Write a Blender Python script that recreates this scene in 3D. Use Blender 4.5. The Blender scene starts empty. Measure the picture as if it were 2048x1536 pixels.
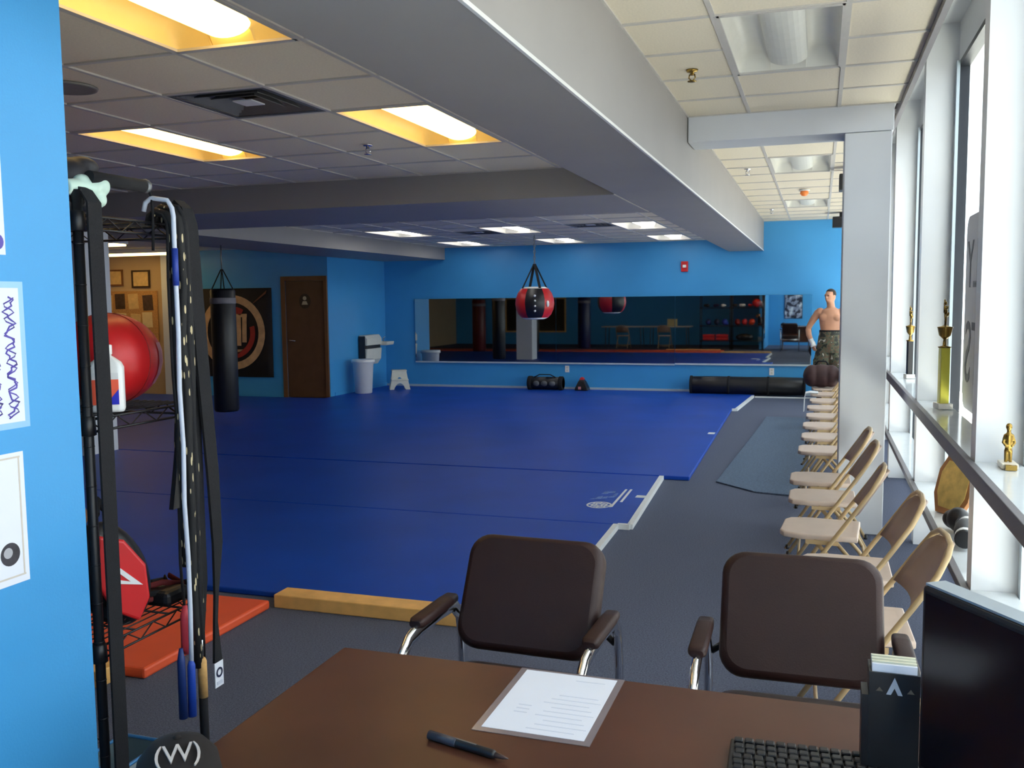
import bpy, bmesh, math, random
from mathutils import Vector, Matrix
random.seed(7)
SC = bpy.context.scene
COL = SC.collection

# ------------------------------------------------------------------ camera, sky, exposure
cam_d = bpy.data.cameras.new('camera'); cam = bpy.data.objects.new('camera', cam_d); COL.objects.link(cam)
cam_d.sensor_width = 36.0; cam_d.lens = 1860.0 * 36.0 / 2048.0; cam_d.clip_start = 0.02
cam.matrix_world = Matrix(((0.94963827, -0.01796633, 0.3128328, 0.0),
                           (0.31317147, 0.08795238, -0.94561515, 0.0),
                           (-0.01052516, 0.99596265, 0.08914948, 1.65),
                           (0, 0, 0, 1)))
SC.camera = cam
world = bpy.data.worlds.new('overcast_sky'); SC.world = world; world.use_nodes = True
wb = world.node_tree.nodes['Background']; wb.inputs[0].default_value = (0.95, 0.98, 1.0, 1); wb.inputs[1].default_value = 3.7
sun_d = bpy.data.lights.new('bounce_sun', 'SUN'); bounce_sun = bpy.data.objects.new('bounce_sun', sun_d); COL.objects.link(bounce_sun)  # added lamp aimed along the facade so the pavement bounces light indoors
sun_d.energy = 98.0; sun_d.angle = math.radians(2.0); sun_d.color = (1.0, 0.94, 0.82)
bounce_sun.rotation_euler = Vector((0.12, 0.64, -0.76)).to_track_quat('-Z', 'Y').to_euler()
SC.view_settings.view_transform = 'Standard'; SC.view_settings.look = 'None'
SC.view_settings.gamma = 1.0; SC.view_settings.use_curve_mapping = False
SC.view_settings.exposure = 0.0
try:
    SC.cycles.max_bounces = 10; SC.cycles.diffuse_bounces = 6; SC.cycles.glossy_bounces = 4
    SC.cycles.transparent_max_bounces = 12; SC.cycles.sample_clamp_indirect = 6.0
except Exception:
    pass

# ------------------------------------------------------------------ materials
def lin(c):
    return tuple(((x / 255) / 12.92 if x / 255 <= 0.04045 else ((x / 255 + 0.055) / 1.055) ** 2.4) for x in c)
MATS = {}
def mat(name, rgb, rough=0.6, metal=0.0, var=0.08, scale=12.0, bump=0.0, bscale=80.0, spec=0.5, coat=0.0, emit=None, estr=0.0, linear=False, detail=4):
    if name in MATS: return MATS[name]
    m = bpy.data.materials.new(name); m.use_nodes = True; nt = m.node_tree; N = nt.nodes; L = nt.links
    b = N['Principled BSDF']; c = rgb if linear else lin(rgb)
    b.inputs['Roughness'].default_value = rough; b.inputs['Metallic'].default_value = metal
    b.inputs['Specular IOR Level'].default_value = spec; b.inputs['Coat Weight'].default_value = coat
    tc = N.new('ShaderNodeTexCoord')
    if var > 0:
        n = N.new('ShaderNodeTexNoise'); n.inputs['Scale'].default_value = scale; n.inputs['Detail'].default_value = detail
        L.new(tc.outputs['Object'], n.inputs['Vector'])
        r = N.new('ShaderNodeValToRGB'); r.color_ramp.elements[0].position = 0.3; r.color_ramp.elements[1].position = 0.7
        r.color_ramp.elements[0].color = tuple(x * (1 - var) for x in c) + (1,)
        r.color_ramp.elements[1].color = tuple(min(1, x * (1 + var)) for x in c) + (1,)
        L.new(n.outputs['Fac'], r.inputs['Fac']); L.new(r.outputs['Color'], b.inputs['Base Color'])
    else:
        b.inputs['Base Color'].default_value = c + (1,)
    if bump > 0:
        n2 = N.new('ShaderNodeTexNoise'); n2.inputs['Scale'].default_value = bscale; n2.inputs['Detail'].default_value = 3
        L.new(tc.outputs['Object'], n2.inputs['Vector'])
        bp = N.new('ShaderNodeBump'); bp.inputs['Strength'].default_value = bump; bp.inputs['Distance'].default_value = 0.01
        L.new(n2.outputs['Fac'], bp.inputs['Height']); L.new(bp.outputs['Normal'], b.inputs['Normal'])
    if emit:
        b.inputs['Emission Color'].default_value = tuple(emit) + (1,); b.inputs['Emission Strength'].default_value = estr
    MATS[name] = m
    return m
def ramp_mat(name, kind, scale, stops, rough=0.7, const=True, stretch=(1, 1, 1), spec=0.4):
    m = bpy.data.materials.new(name); m.use_nodes = True; N = m.node_tree.nodes; L = m.node_tree.links
    b = N['Principled BSDF']; b.inputs['Roughness'].default_value = rough; b.inputs['Specular IOR Level'].default_value = spec
    tc = N.new('ShaderNodeTexCoord'); mp = N.new('ShaderNodeMapping'); mp.inputs['Scale'].default_value = stretch
    L.new(tc.outputs['Object'], mp.inputs['Vector'])
    if kind == 'noise':
        t = N.new('ShaderNodeTexNoise'); t.inputs['Scale'].default_value = scale; t.inputs['Detail'].default_value = 3; o = t.outputs['Fac']
    elif kind == 'wave':
        t = N.new('ShaderNodeTexWave'); t.inputs['Scale'].default_value = scale; t.inputs['Distortion'].default_value = 3; t.bands_direction = 'DIAGONAL'; o = t.outputs['Fac']
    else:
        t = N.new('ShaderNodeTexVoronoi'); t.inputs['Scale'].default_value = scale; o = t.outputs['Distance']
    L.new(mp.outputs['Vector'], t.inputs['Vector'])
    r = N.new('ShaderNodeValToRGB'); cr = r.color_ramp; cr.interpolation = 'CONSTANT' if const else 'LINEAR'
    while len(cr.elements) < len(stops): cr.elements.new(0.5)
    for e, (p, c) in zip(cr.elements, stops): e.position = p; e.color = lin(c) + (1,)
    L.new(o, r.inputs['Fac']); L.new(r.outputs['Color'], b.inputs['Base Color'])
    MATS[name] = m
    return m
WALL = mat('blue_wall_paint', (64, 152, 212), 0.42, var=0.03, scale=2, bump=0.06, bscale=160)
MATBLUE = mat('blue_vinyl_mat', (20, 70, 172), 0.42, var=0.10, scale=1.3, bump=0.05, bscale=90, spec=0.2)
CARPET = mat('blue_grey_carpet', (92, 99, 119), 0.95, var=0.35, scale=140, bump=0.5, bscale=260, spec=0.1)
RUG = mat('slate_blue_rug', (92, 108, 130), 0.95, var=0.2, scale=60, bump=0.4, bscale=200, spec=0.1)
ORANGE = mat('orange_vinyl_mat', (226, 88, 50), 0.5, var=0.06, scale=4)
TILE = mat('mineral_ceiling_tile', (230, 220, 200), 0.9, var=0.05, scale=90, bump=0.15, bscale=240, spec=0.2)
TEE = mat('white_painted_tee', (196, 192, 186), 0.5, var=0.03)
DECK = mat('plenum_deck', (120, 118, 116), 0.9)
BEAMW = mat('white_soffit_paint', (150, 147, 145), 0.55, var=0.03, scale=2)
GREYP = mat('pale_grey_paint', (214, 217, 222), 0.5, var=0.03, scale=2)
TANW = mat('tan_wall_paint', (196, 168, 132), 0.6, var=0.04, scale=2)
WHITEP = mat('white_gloss_paint', (238, 240, 242), 0.35, var=0.02, scale=3)
DARKTRIM = mat('dark_grey_trim', (98, 94, 100), 0.45, var=0.05)
ALU = mat('dark_anodised_frame', (38, 42, 50), 0.4, metal=0.3, var=0.05)
PALEALU = mat('pale_aluminium', (190, 204, 212), 0.35, metal=0.2, var=0.03)
BROWNW = mat('brown_wood_door', (96, 66, 44), 0.45, var=0.15, scale=5)
BLACKP = mat('black_plastic', (20, 20, 24), 0.4, var=0.1)
BLACKM = mat('black_wire_metal', (26, 26, 30), 0.4, metal=0.2, var=0.1)
BLACKC = mat('black_cotton_webbing', (18, 18, 23), 0.9, var=0.2, scale=150, bump=0.3, bscale=400)
BLACKV = mat('black_vinyl', (24, 24, 28), 0.38, var=0.1, scale=6)
NAVYV = mat('navy_vinyl', (20, 28, 70), 0.4, var=0.1, scale=6)
REDV = mat('red_vinyl', (196, 30, 34), 0.38, var=0.08, scale=6)
CHROME = mat('polished_chrome', (226, 226, 228), 0.08, metal=1.0, var=0.0)
BRASS = mat('gold_plastic', (150, 122, 60), 0.25, metal=0.8, var=0.1)
BROWNV = mat('dark_brown_leatherette', (46, 26, 24), 0.5, spec=0.35, var=0.08, scale=8, bump=0.08, bscale=220)
TANTUBE = mat('tan_enamel_tube', (186, 160, 120), 0.38, var=0.05)
TANSEAT = mat('beige_enamel_seat', (206, 186, 172), 0.45, var=0.04)
TANBACK = mat('beige_enamel_back', (150, 126, 112), 0.45, var=0.04)
DESKM = mat('dark_brown_laminate', (78, 46, 34), 0.34, var=0.22, scale=3, spec=0.35)
PAPER = mat('white_paper', (232, 234, 244), 0.5, var=0.01)
PRINT = mat('faint_grey_print', (206, 210, 224), 0.7, var=0.0)
LAMIN = mat('clear_laminate_edge', (128, 116, 118), 0.2, var=0.05)
WHITEPL = mat('white_plastic', (236, 236, 234), 0.4, var=0.02)
CREAMPL = mat('cream_plastic', (214, 214, 202), 0.45, var=0.03)
WOODTRIM = mat('pale_pine_board', (226, 176, 104), 0.55, var=0.14, scale=9)
MIRROR = mat('mirror_silver', (200, 204, 202), 0.02, metal=1.0, var=0.0)
GREYM = mat('grey_metal', (120, 122, 126), 0.4, metal=0.6, var=0.05)
PADSIL = mat('grey_black_leather', (84, 86, 90), 0.5, var=0.2)
SKIN = mat('skin', (196, 142, 112), 0.5, var=0.05, scale=9)
HAIR = mat('short_dark_hair', (48, 38, 32), 0.8, var=0.2, scale=60)
CAMO = ramp_mat('woodland_camouflage', 'noise', 14, [(0, (38, 40, 36)), (0.42, (78, 84, 66)), (0.5, (96, 72, 56)), (0.56, (60, 70, 58)), (0.63, (176, 168, 156))])
ROPE = ramp_mat('black_gold_braid', 'voronoi', 70, [(0, (206, 190, 150)), (0.24, (20, 20, 22))], stretch=(1.3, 1.3, 0.28))
FACE_W = mat('white_print', (225, 225, 225), 0.6, var=0.0)

# ------------------------------------------------------------------ mesh builder
class MB:
    def __init__(s): s.v = []; s.f = []; s.sm = []
    def add(s, vs, fs, smooth=False):
        o = len(s.v); s.v += [tuple(p) for p in vs]
        for q in fs: s.f.append([i + o for i in q]); s.sm.append(smooth)
        return s
    def box(s, x0, x1, y0, y1, z0, z1, M=None):
        vs = [Vector((x, y, z)) for z in (z0, z1) for y in (y0, y1) for x in (x0, x1)]
        if M: vs = [M @ p for p in vs]
        return s.add(vs, [(0, 2, 3, 1), (4, 5, 7, 6), (0, 1, 5, 4), (2, 6, 7, 3), (0, 4, 6, 2), (1, 3, 7, 5)])
    def loft(s, rings, closed=True, cap=True, smooth=True):
        n = len(rings[0]); vs = [p for r in rings for p in r]; fs = []
        for i in range(len(rings) - 1):
            for j in range(n if closed else n - 1):
                k = (j + 1) % n; fs.append((i * n + j, i * n + k, (i + 1) * n + k, (i + 1) * n + j))
        o = len(s.v); s.add(vs, fs, smooth)
        if cap and closed:
            s.f.append([o + j for j in reversed(range(n))]); s.sm.append(False)
            s.f.append([o + (len(rings) - 1) * n + j for j in range(n)]); s.sm.append(False)
        return s
    def tube(s, pts, r, n=10, closed=False, flat=1.0, up=None, cap=True):
        P = [Vector(p) for p in pts]; m = len(P); rs = r if isinstance(r, (list, tuple)) else [r] * m
        rings = []; u = None
        for i in range(m):
            if closed: t = (P[(i + 1) % m] - P[i - 1])
            else: t = P[min(i + 1, m - 1)] - P[max(i - 1, 0)]
            t.normalize()
            if u is None:
                a = Vector(up) if up else (Vector((0, 0, 1)) if abs(t.z) < 0.9 else Vector((1, 0, 0)))
                u = (a - t * a.dot(t)).normalized()
            else: u = (u - t * u.dot(t)).normalized()
            w = t.cross(u)
            rings.append([P[i] + u * (math.cos(2 * math.pi * j / n) * rs[i]) + w * (math.sin(2 * math.pi * j / n) * rs[i] * flat) for j in range(n)])
        if closed: rings.append(rings[0])
        return s.loft(rings, True, cap and not closed, True)
    def cyl(s, a, b, r0, r1=None, n=20):
        return s.tube([a, b], [r0, r0 if r1 is None else r1], n)
    def lathe(s, prof, c=(0, 0, 0), n=24, axis='z', sx=1, sy=1):
        rings = []
        for r, z in prof:
            ring = []
            for j in range(n):
                a = 2 * math.pi * j / n; x, y = r * math.cos(a) * sx, r * math.sin(a) * sy
                p = (x, y, z) if axis == 'z' else ((z, x, y) if axis == 'x' else (y, z, x))
                ring.append(Vector(c) + Vector(p))
            rings.append(ring)
        return s.loft(rings)
    def ell(s, c, r, M=None, nu=18, nv=12):
        rings = []
        for i in range(nv + 1):
            a = math.pi * i / nv; a = min(max(a, 0.02), math.pi - 0.02)
            ring = []
            for j in range(nu):
                b = 2 * math.pi * j / nu
                p = Vector((r[0] * math.sin(a) * math.cos(b), r[1] * math.sin(a) * math.sin(b), -r[2] * math.cos(a)))
                ring.append(Vector(c) + (M @ p if M else p))
            rings.append(ring)
        return s.loft(rings)
    def prism(s, poly, d0, d1, plane='xz', smooth=False):
        def P(a, b, d): return (a, d, b) if plane == 'xz' else ((d, a, b) if plane == 'yz' else (a, b, d))
        n = len(poly); vs = [P(a, b, d0) for a, b in poly] + [P(a, b, d1) for a, b in poly]
        fs = [tuple(range(n - 1, -1, -1)), tuple(range(n, 2 * n))] + [(i, (i + 1) % n, n + (i + 1) % n, n + i) for i in range(n)]
        return s.add(vs, fs, smooth)
    def ribbon(s, pts, wdir, w, t):
        P = [Vector(p) for p in pts]; W = Vector(wdir).normalized(); rings = []
        for i in range(len(P)):
            tg = (P[min(i + 1, len(P) - 1)] - P[max(i - 1, 0)]).normalized(); nn = tg.cross(W).normalized()
            ww = w[i] if isinstance(w, (list, tuple)) else w
            rings.append([P[i] + W * a * ww / 2 + nn * b * t / 2 for a, b in ((-1, -1), (1, -1), (1, 1), (-1, 1))])
        return s.loft(rings, True, True, False)
    def mesh(s, name):
        me = bpy.data.meshes.new(name); me.from_pydata(s.v, [], s.f)
        me.polygons.foreach_set('use_smooth', s.sm); me.update()
        bm = bmesh.new(); bm.from_mesh(me); bmesh.ops.recalc_face_normals(bm, faces=bm.faces); bm.to_mesh(me); bm.free()
        return me
    def build(s, name, m, parent=None, loc=None, bevel=0.0, seg=2):
        o = bpy.data.objects.new(name, s.mesh(name)); COL.objects.link(o); o.data.materials.append(m)
        if parent: o.parent = parent
        if loc: o.location = loc
        if bevel:
            b = o.modifiers.new('bevel', 'BEVEL'); b.width = bevel; b.segments = seg; b.limit_method = 'ANGLE'; b.angle_limit = 0.7
            b.harden_normals = False
        return o
def tag(o, label, cat, group=None, kind=None):
    o['label'] = label; o['category'] = cat
    if group: o['group'] = group
    if kind: o['kind'] = kind
    return o
def struct(o, label=None):
    o['kind'] = 'structure'
    if label: o['label'] = label
    return o
def empty(name, loc=(0, 0, 0), rz=0.0):
    o = bpy.data.objects.new(name, None); COL.objects.link(o); o.location = loc; o.rotation_euler = (0, 0, rz); o.empty_display_size = 0.1
    return o
def thing(name, label, cat, loc=(0, 0, 0), rz=0.0, group=None): return tag(empty(name, loc, rz), label, cat, group)
def copy_tree(o, parent=None):
    c = o.copy(); COL.objects.link(c); c.parent = parent
    for ch in list(o.children): copy_tree(ch, c)
    return c
def inst(me, name, parent, loc, rot=None):
    o = bpy.data.objects.new(name, me); COL.objects.link(o); o.parent = parent; o.location = loc
    if rot: o.rotation_euler = rot
    return o
def circle(cx, cy, r, n=32, ry=None): return [(cx + r * math.cos(2 * math.pi * i / n), cy + (ry or r) * math.sin(2 * math.pi * i / n)) for i in range(n)]
def rrect(x0, x1, y0, y1, r, n=5):
    pts = []
    for cx, cy, a0 in ((x1 - r, y1 - r, 0), (x0 + r, y1 - r, 90), (x0 + r, y0 + r, 180), (x1 - r, y0 + r, 270)):
        for i in range(n + 1):
            a = math.radians(a0 + 90 * i / n); pts.append((cx + r * math.cos(a), cy + r * math.sin(a)))
    return pts
def text_obj(name, body, size, m, parent, M, ext=0.0006, align='CENTER'):
    cu = bpy.data.curves.new(name, 'FONT'); cu.body = body; cu.size = size; cu.extrude = ext; cu.align_x = align; cu.align_y = 'CENTER'; cu.resolution_u = 3
    t = bpy.data.objects.new(name + '_c', cu); COL.objects.link(t); dg = bpy.context.evaluated_depsgraph_get()
    me = bpy.data.meshes.new_from_object(t.evaluated_get(dg)); bpy.data.objects.remove(t); bpy.data.curves.remove(cu)
    o = bpy.data.objects.new(name, me); COL.objects.link(o); me.materials.clear(); me.materials.append(m); o.parent = parent; o.matrix_local = M
    return o
def remesh(o, vox, smooth=4):
    r = o.modifiers.new('remesh', 'REMESH'); r.mode = 'VOXEL'; r.voxel_size = vox; r.use_smooth_shade = True
    s = o.modifiers.new('smooth', 'SMOOTH'); s.factor = 0.5; s.iterations = smooth
    dg = bpy.context.evaluated_depsgraph_get(); me = bpy.data.meshes.new_from_object(o.evaluated_get(dg))
    o.modifiers.clear(); o.data = me
    for p in me.polygons: p.use_smooth = True
    return o

# ------------------------------------------------------------------ the room shell
YB = 16.4; YN = -1.2; XL = -13.5; XG = 0.82; XF = 0.62
FINS = [-0.66, 1.77, 4.2, 6.63, 9.06, 11.49, 13.92, 16.3]
struct(MB().box(XL, XG + 0.02, YN, YB, -0.1, 0).build('floor', CARPET))
struct(MB().box(2.5, 40, -25, 45, -0.4, -0.25).build('ground', mat('added_dark_asphalt', (56, 56, 60), 0.95, var=0.15, scale=3)), 'added dark asphalt beyond the pavement, cuts light bounced indoors')  # added dark ground, keeps bounced light off the soffit underside
struct(MB().box(XG + 0.05, 2.5, -25, 45, -0.4, -0.12).build('ground', mat('pale_concrete', (196, 195, 190), 0.9, var=0.1, scale=0.8)), 'pale concrete pavement outside the windows, sized to bounce light indoors')  # strip width and paleness shaped to bounce light onto the bay ceiling
struct(MB().box(XL - 0.2, XG + 0.12, YN - 0.15, YB + 0.15, 3.5, 3.62).build('roof', DECK), 'added roof slab, blocks sky light leaking in above the ceilings')  # out-of-view slab added to stop light leaking between the ceiling decks
wb_ = struct(MB().box(XL - 0.2, XG + 0.1, YB, YB + 0.15, 0, 3.5).build('wall_back', WALL))
struct(MB().box(XL, -1.82, YN - 0.15, YN, 0, 3.5).box(-1.82, XG + 0.1, YN - 0.15, YN, 0, 3.5).build('wall_front', WALL))
struct(MB().box(XL - 0.15, XL, YN - 0.15, YB, 0, 3.5).build('wall_left', TANW))
struct(MB().box(-8.12, -8.0, 14.35, YB, 0, 2.7).build('wall_side', WALL))
DX0, DX1, DZ = -8.83, -8.07, 2.03
struct(MB().box(-11.1, DX0, 14.2, 14.35, 0, 2.7).box(DX1, -8.0, 14.2, 14.35, 0, 2.7).box(DX0, DX1, 14.2, 14.35, DZ, 2.7).build('wall_door', WALL))
struct(MB().box(-13.5, -11.1, 14.2, 14.35, 0, 2.7).build('wall_tan', TANW), 'tan wall of the warm-lit office corner')
struct(MB().box(-11.32, -11.1, 14.08, 14.2, 0, 2.7).build('trim_1', GREYP))
struct(MB().box(-1.84, -1.70, YN, 1.80, 0, 2.68).build('wall_partition', WALL))
struct(MB().box(-8.0, -0.1, YB - 0.02, YB, 0, 0.07).build('baseboard_back', PALEALU))
struct(MB().box(-8.0, -7.985, 14.35, YB, 0, 0.09).build('baseboard_side', WALL))
# beams
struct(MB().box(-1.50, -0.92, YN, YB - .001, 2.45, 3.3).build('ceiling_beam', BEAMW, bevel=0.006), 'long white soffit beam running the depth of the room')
sb = [o for o in bpy.data.objects if o.name == 'ceiling_beam'][0]
MB().box(-0.926, -0.914, YN, YB, 2.444, 2.458).build('edge_highlight', mat('white_edge_highlight', (226, 226, 224), .4, var=.02), sb)  # highlight along the soffit's lower edge painted as a white strip
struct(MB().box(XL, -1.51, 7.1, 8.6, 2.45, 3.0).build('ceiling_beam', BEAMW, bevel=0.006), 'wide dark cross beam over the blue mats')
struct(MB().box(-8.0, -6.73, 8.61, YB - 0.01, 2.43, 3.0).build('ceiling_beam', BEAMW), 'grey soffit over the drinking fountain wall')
struct(MB().box(-0.915, 0.45, 6.82, 7.18, 2.76, 3.3).build('ceiling_beam', GREYP, bevel=0.006), 'short grey header beam joining the column by the windows')
struct(MB().box(0.14, 0.44, 6.82, 7.18, 0, 2.757).build('column', GREYP, bevel=0.006), 'pale grey square column among the folding chairs')
struct(MB().box(-7.9, -7.45, 7.97, 8.43, 0, 2.448).build('column', GREYP, bevel=0.006), 'pale grey column at the left edge of the mats')

def ceil_zone(label, z, xs, ys, holes, deck=0.16, th=0.008):
    root = struct(empty('ceiling', (0, 0, z)), label)
    MB().box(xs[0], xs[-1], ys[0], ys[-1], deck, deck + 0.05).build('deck', DECK, root)
    t = MB()
    for x in xs[1:-1]: t.box(x - 0.012, x + 0.012, ys[0], ys[-1], -0.006, 0.03)
    for y in ys[1:-1]: t.box(xs[0], xs[-1], y - 0.012, y + 0.012, -0.005, 0.03)
    t2 = MB()
    for x in (xs[0], xs[-1]): t2.box(x - 0.015, x + 0.015, ys[0], ys[-1], -0.006, 0.03)
    # tees are cut where a fixture hangs: build them per cell edge instead of as endless strips
    g = MB()
    def cut(i, j): return any(hx0 - .02 < (xs[i] + xs[i + 1]) / 2 < hx1 + .02 and hy0 - .02 < (ys[j] + ys[j + 1]) / 2 < hy1 + .02 for hx0, hx1, hy0, hy1 in holes)
    nx, ny = len(xs) - 1, len(ys) - 1
    for i in range(nx + 1):
        for j in range(ny):
            if 0 < i < nx and cut(i - 1, j) and cut(i, j): continue
            g.box(xs[i] - 0.012, xs[i] + 0.012, ys[j], ys[j + 1], -0.006, 0.02)
    for j in range(ny + 1):
        for i in range(nx):
            if 0 < j < ny and cut(i, j - 1) and cut(i, j): continue
            g.box(xs[i], xs[i + 1], ys[j] - 0.012, ys[j] + 0.012, -0.0055, 0.02)
    g.build('tee_grid', TEE, root)
    cache = {}
    for i in range(nx):
        for j in range(ny):
            if cut(i, j): continue
            w, l = xs[i + 1] - xs[i] - 0.024, ys[j + 1] - ys[j] - 0.024
            k = (round(w, 3), round(l, 3))
            if k not in cache:
                me = MB().box(-w / 2, w / 2, -l / 2, l / 2, 0, th + 0.008).mesh('ceiling_tile'); me.materials.append(TILE); cache[k] = me
            inst(cache[k], 'ceiling_tile', root, ((xs[i] + xs[i + 1]) / 2, (ys[j] + ys[j + 1]) / 2, 0.002))
    return root
def lines(a, b, step, start):
    out = [a]; x = start
    while x < b - 0.03:
        if x > a + 0.03: out.append(x)
        x += step
    return out + [b]

NEARL = [(-2.53, -1.94, 2.04, 3.30), (-2.53, -1.94, 4.56, 5.82), (-4.27, -3.69, 4.56, 5.82)]
VENTN = (-3.11, -2.53, 3.93, 4.56)
xs = sorted([-1.50, -1.94] + [-1.94 - 0.585 * i for i in range(1, 11)] )
ys = [0.80, 1.41, 2.04, 2.67, 3.30, 3.93, 4.56, 5.19, 5.82, 6.45, 7.10]
ceil_zone('tiled ceiling over the front of the mats', 2.68, xs, ys, NEARL + [VENTN])
struct(MB().box(XL, xs[0] - 0.012, YN, 7.1, 2.68, 2.75).box(xs[0] - 0.012, -1.5, YN, 0.79, 2.68, 2.75).build('ceiling', TILE), 'plain ceiling on the far left and behind the desk')
FARL = [(cx - 0.31, cx + 0.31, cy - 0.62, cy + 0.62) for cx in (-2.35, -4.2, -5.95) for cy in (12.75, 15.4)]
VENTF = [(-3.275, -2.665, 12.13, 12.75), (-5.1, -4.515, 12.75, 13.37)]
xs = sorted([-1.5, -2.04, -2.66, -3.275, -3.89, -4.51, -5.1, -5.64, -6.26, -6.73]); ys = [8.6, 9.03, 9.65, 10.27, 10.89, 11.51, 12.13, 12.75, 13.37, 14.02, 14.78, 15.4, 16.02, YB]
ceil_zone('tiled ceiling over the back of the mats', 2.66, xs, ys, FARL + VENTF)
OFFL = [(-0.49, 0.10, 4.46, 5.66), (-0.49, 0.10, 7.22, 8.3), (-0.49, 0.10, 9.02, 10.22), (-0.49, 0.10, 13.0, 14.1)]
xs = [-0.92, -0.49, 0.10, 0.50]
ceil_zone('tiled ceiling of the window bay in front of the header', 2.94, xs, [YN, -0.34, 0.26, 0.86, 1.46, 2.06, 2.66, 3.26, 3.86, 4.46, 5.06, 5.66, 6.26, 6.82], OFFL)
ceil_zone('tiled ceiling of the window bay beyond the header', 2.94, xs, [7.18, 7.22, 7.76, 8.3, 9.02, 9.62, 10.22, 10.9, 11.6, 12.3, 13.0, 13.55, 14.1, 14.7, 15.3, 15.9, YB], OFFL)
struct(MB().box(XL, -8.0, 8.6, 14.2, 2.60, 2.68).build('ceiling', TILE), 'low dim ceiling in front of the door')
struct(MB().box(0.485, 0.515, YN, YB, 2.90, 3.0).build('trim_2', DARKTRIM))
struct(MB().box(0.5, XG + 0.1, YN, YB, 3.37, 3.45).build('ceiling', WHITEP), 'raised strip of ceiling along the window heads')

# window wall
wr = struct(empty('wall_right'), 'glazed wall with white fins')
for y in FINS:
    MB().box(XF, XG, y, y + 0.12, 0, 3.37).build('fin', WHITEP, wr)
MB().box(XG - 0.01, XG + 0.1, YN, YB, 3.12, 3.37).build('head_panel', WHITEP, wr)
GL = bpy.data.materials.new('clear_glass'); GL.use_nodes = True
nt = GL.node_tree; nt.nodes.clear(); o_ = nt.nodes.new('ShaderNodeOutputMaterial'); mx = nt.nodes.new('ShaderNodeMixShader'); tr = nt.nodes.new('ShaderNodeBsdfTransparent'); gl = nt.nodes.new('ShaderNodeBsdfGlossy'); fr = nt.nodes.new('ShaderNodeLayerWeight'); fr.inputs['Blend'].default_value = 0.5; pw = nt.nodes.new('ShaderNodeMath'); pw.operation = 'POWER'; pw.inputs[1].default_value = 5.0; ml = nt.nodes.new('ShaderNodeMath'); ml.operation = 'MULTIPLY_ADD'; ml.inputs[1].default_value = 0.3; ml.inputs[2].default_value = 0.02
gl.inputs['Roughness'].default_value = 0.02; tr.inputs['Color'].default_value = (0.93, 0.97, 0.98, 1)
nt.links.new(fr.outputs['Facing'], pw.inputs[0]); nt.links.new(pw.outputs[0], ml.inputs[0]); nt.links.new(ml.outputs[0], mx.inputs[0]); nt.links.new(tr.outputs[0], mx.inputs[1]); nt.links.new(gl.outputs[0], mx.inputs[2]); nt.links.new(mx.outputs[0], o_.inputs[0])
for k in range(len(FINS) - 1):
    y0, y1 = FINS[k] + 0.12, FINS[k + 1]
    w = struct(empty('window_%d' % (k + 1), (XG, y0, 0)), 'tall storefront window bay')
    L = y1 - y0
    MB().box(0.02, 0.03, 0, L, 0.06, 3.12).build('pane', GL, w)
    f = MB()
    for a, b in ((0, 0.035), (L - 0.035, L)): f.box(-0.012, 0.05, a, b, 0.06, 3.12)
    f.box(-0.012, 0.05, 0, L, 0, 0.06).box(-0.012, 0.05, 0, L, 3.09, 3.12)
    f.build('window_frame', ALU, w)
    MB().box(-0.03, -0.012, L - 0.075, L - 0.03, 0.06, 3.12).build('jamb_strip', PALEALU, w)
lt = struct(empty('trim_3'), 'long display ledge across the windows')
MB().box(0.585, 0.615, 1.2, YB - 0.1, 0.905, 0.972).build('edge_band', DARKTRIM, lt, bevel=0.003)
lb = struct(empty('trim_4'), 'low display ledge across the windows')
MB().box(0.585, 0.615, 1.2, YB - 0.1, 0.392, 0.43).build('edge_band', DARKTRIM, lb, bevel=0.003)
LEDGE = mat('glossy_white_ledge', (214, 220, 224), 0.12, var=0.03)
for k in range(1, len(FINS) - 1):
    y0, y1 = FINS[k] + 0.125, FINS[k + 1] - 0.005
    MB().box(0.616, XG - 0.035, y0, y1, 0.93, 0.968).build('ledge_board', LEDGE, lt)
    MB().box(0.616, XG - 0.035, y0, y1, 0.395, 0.428).build('ledge_board', LEDGE, lb)
MB().box(0.616, XG - 0.035, 1.25, FINS[1] - 0.005, 0.93, 0.968).build('ledge_board', LEDGE, lt)

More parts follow.
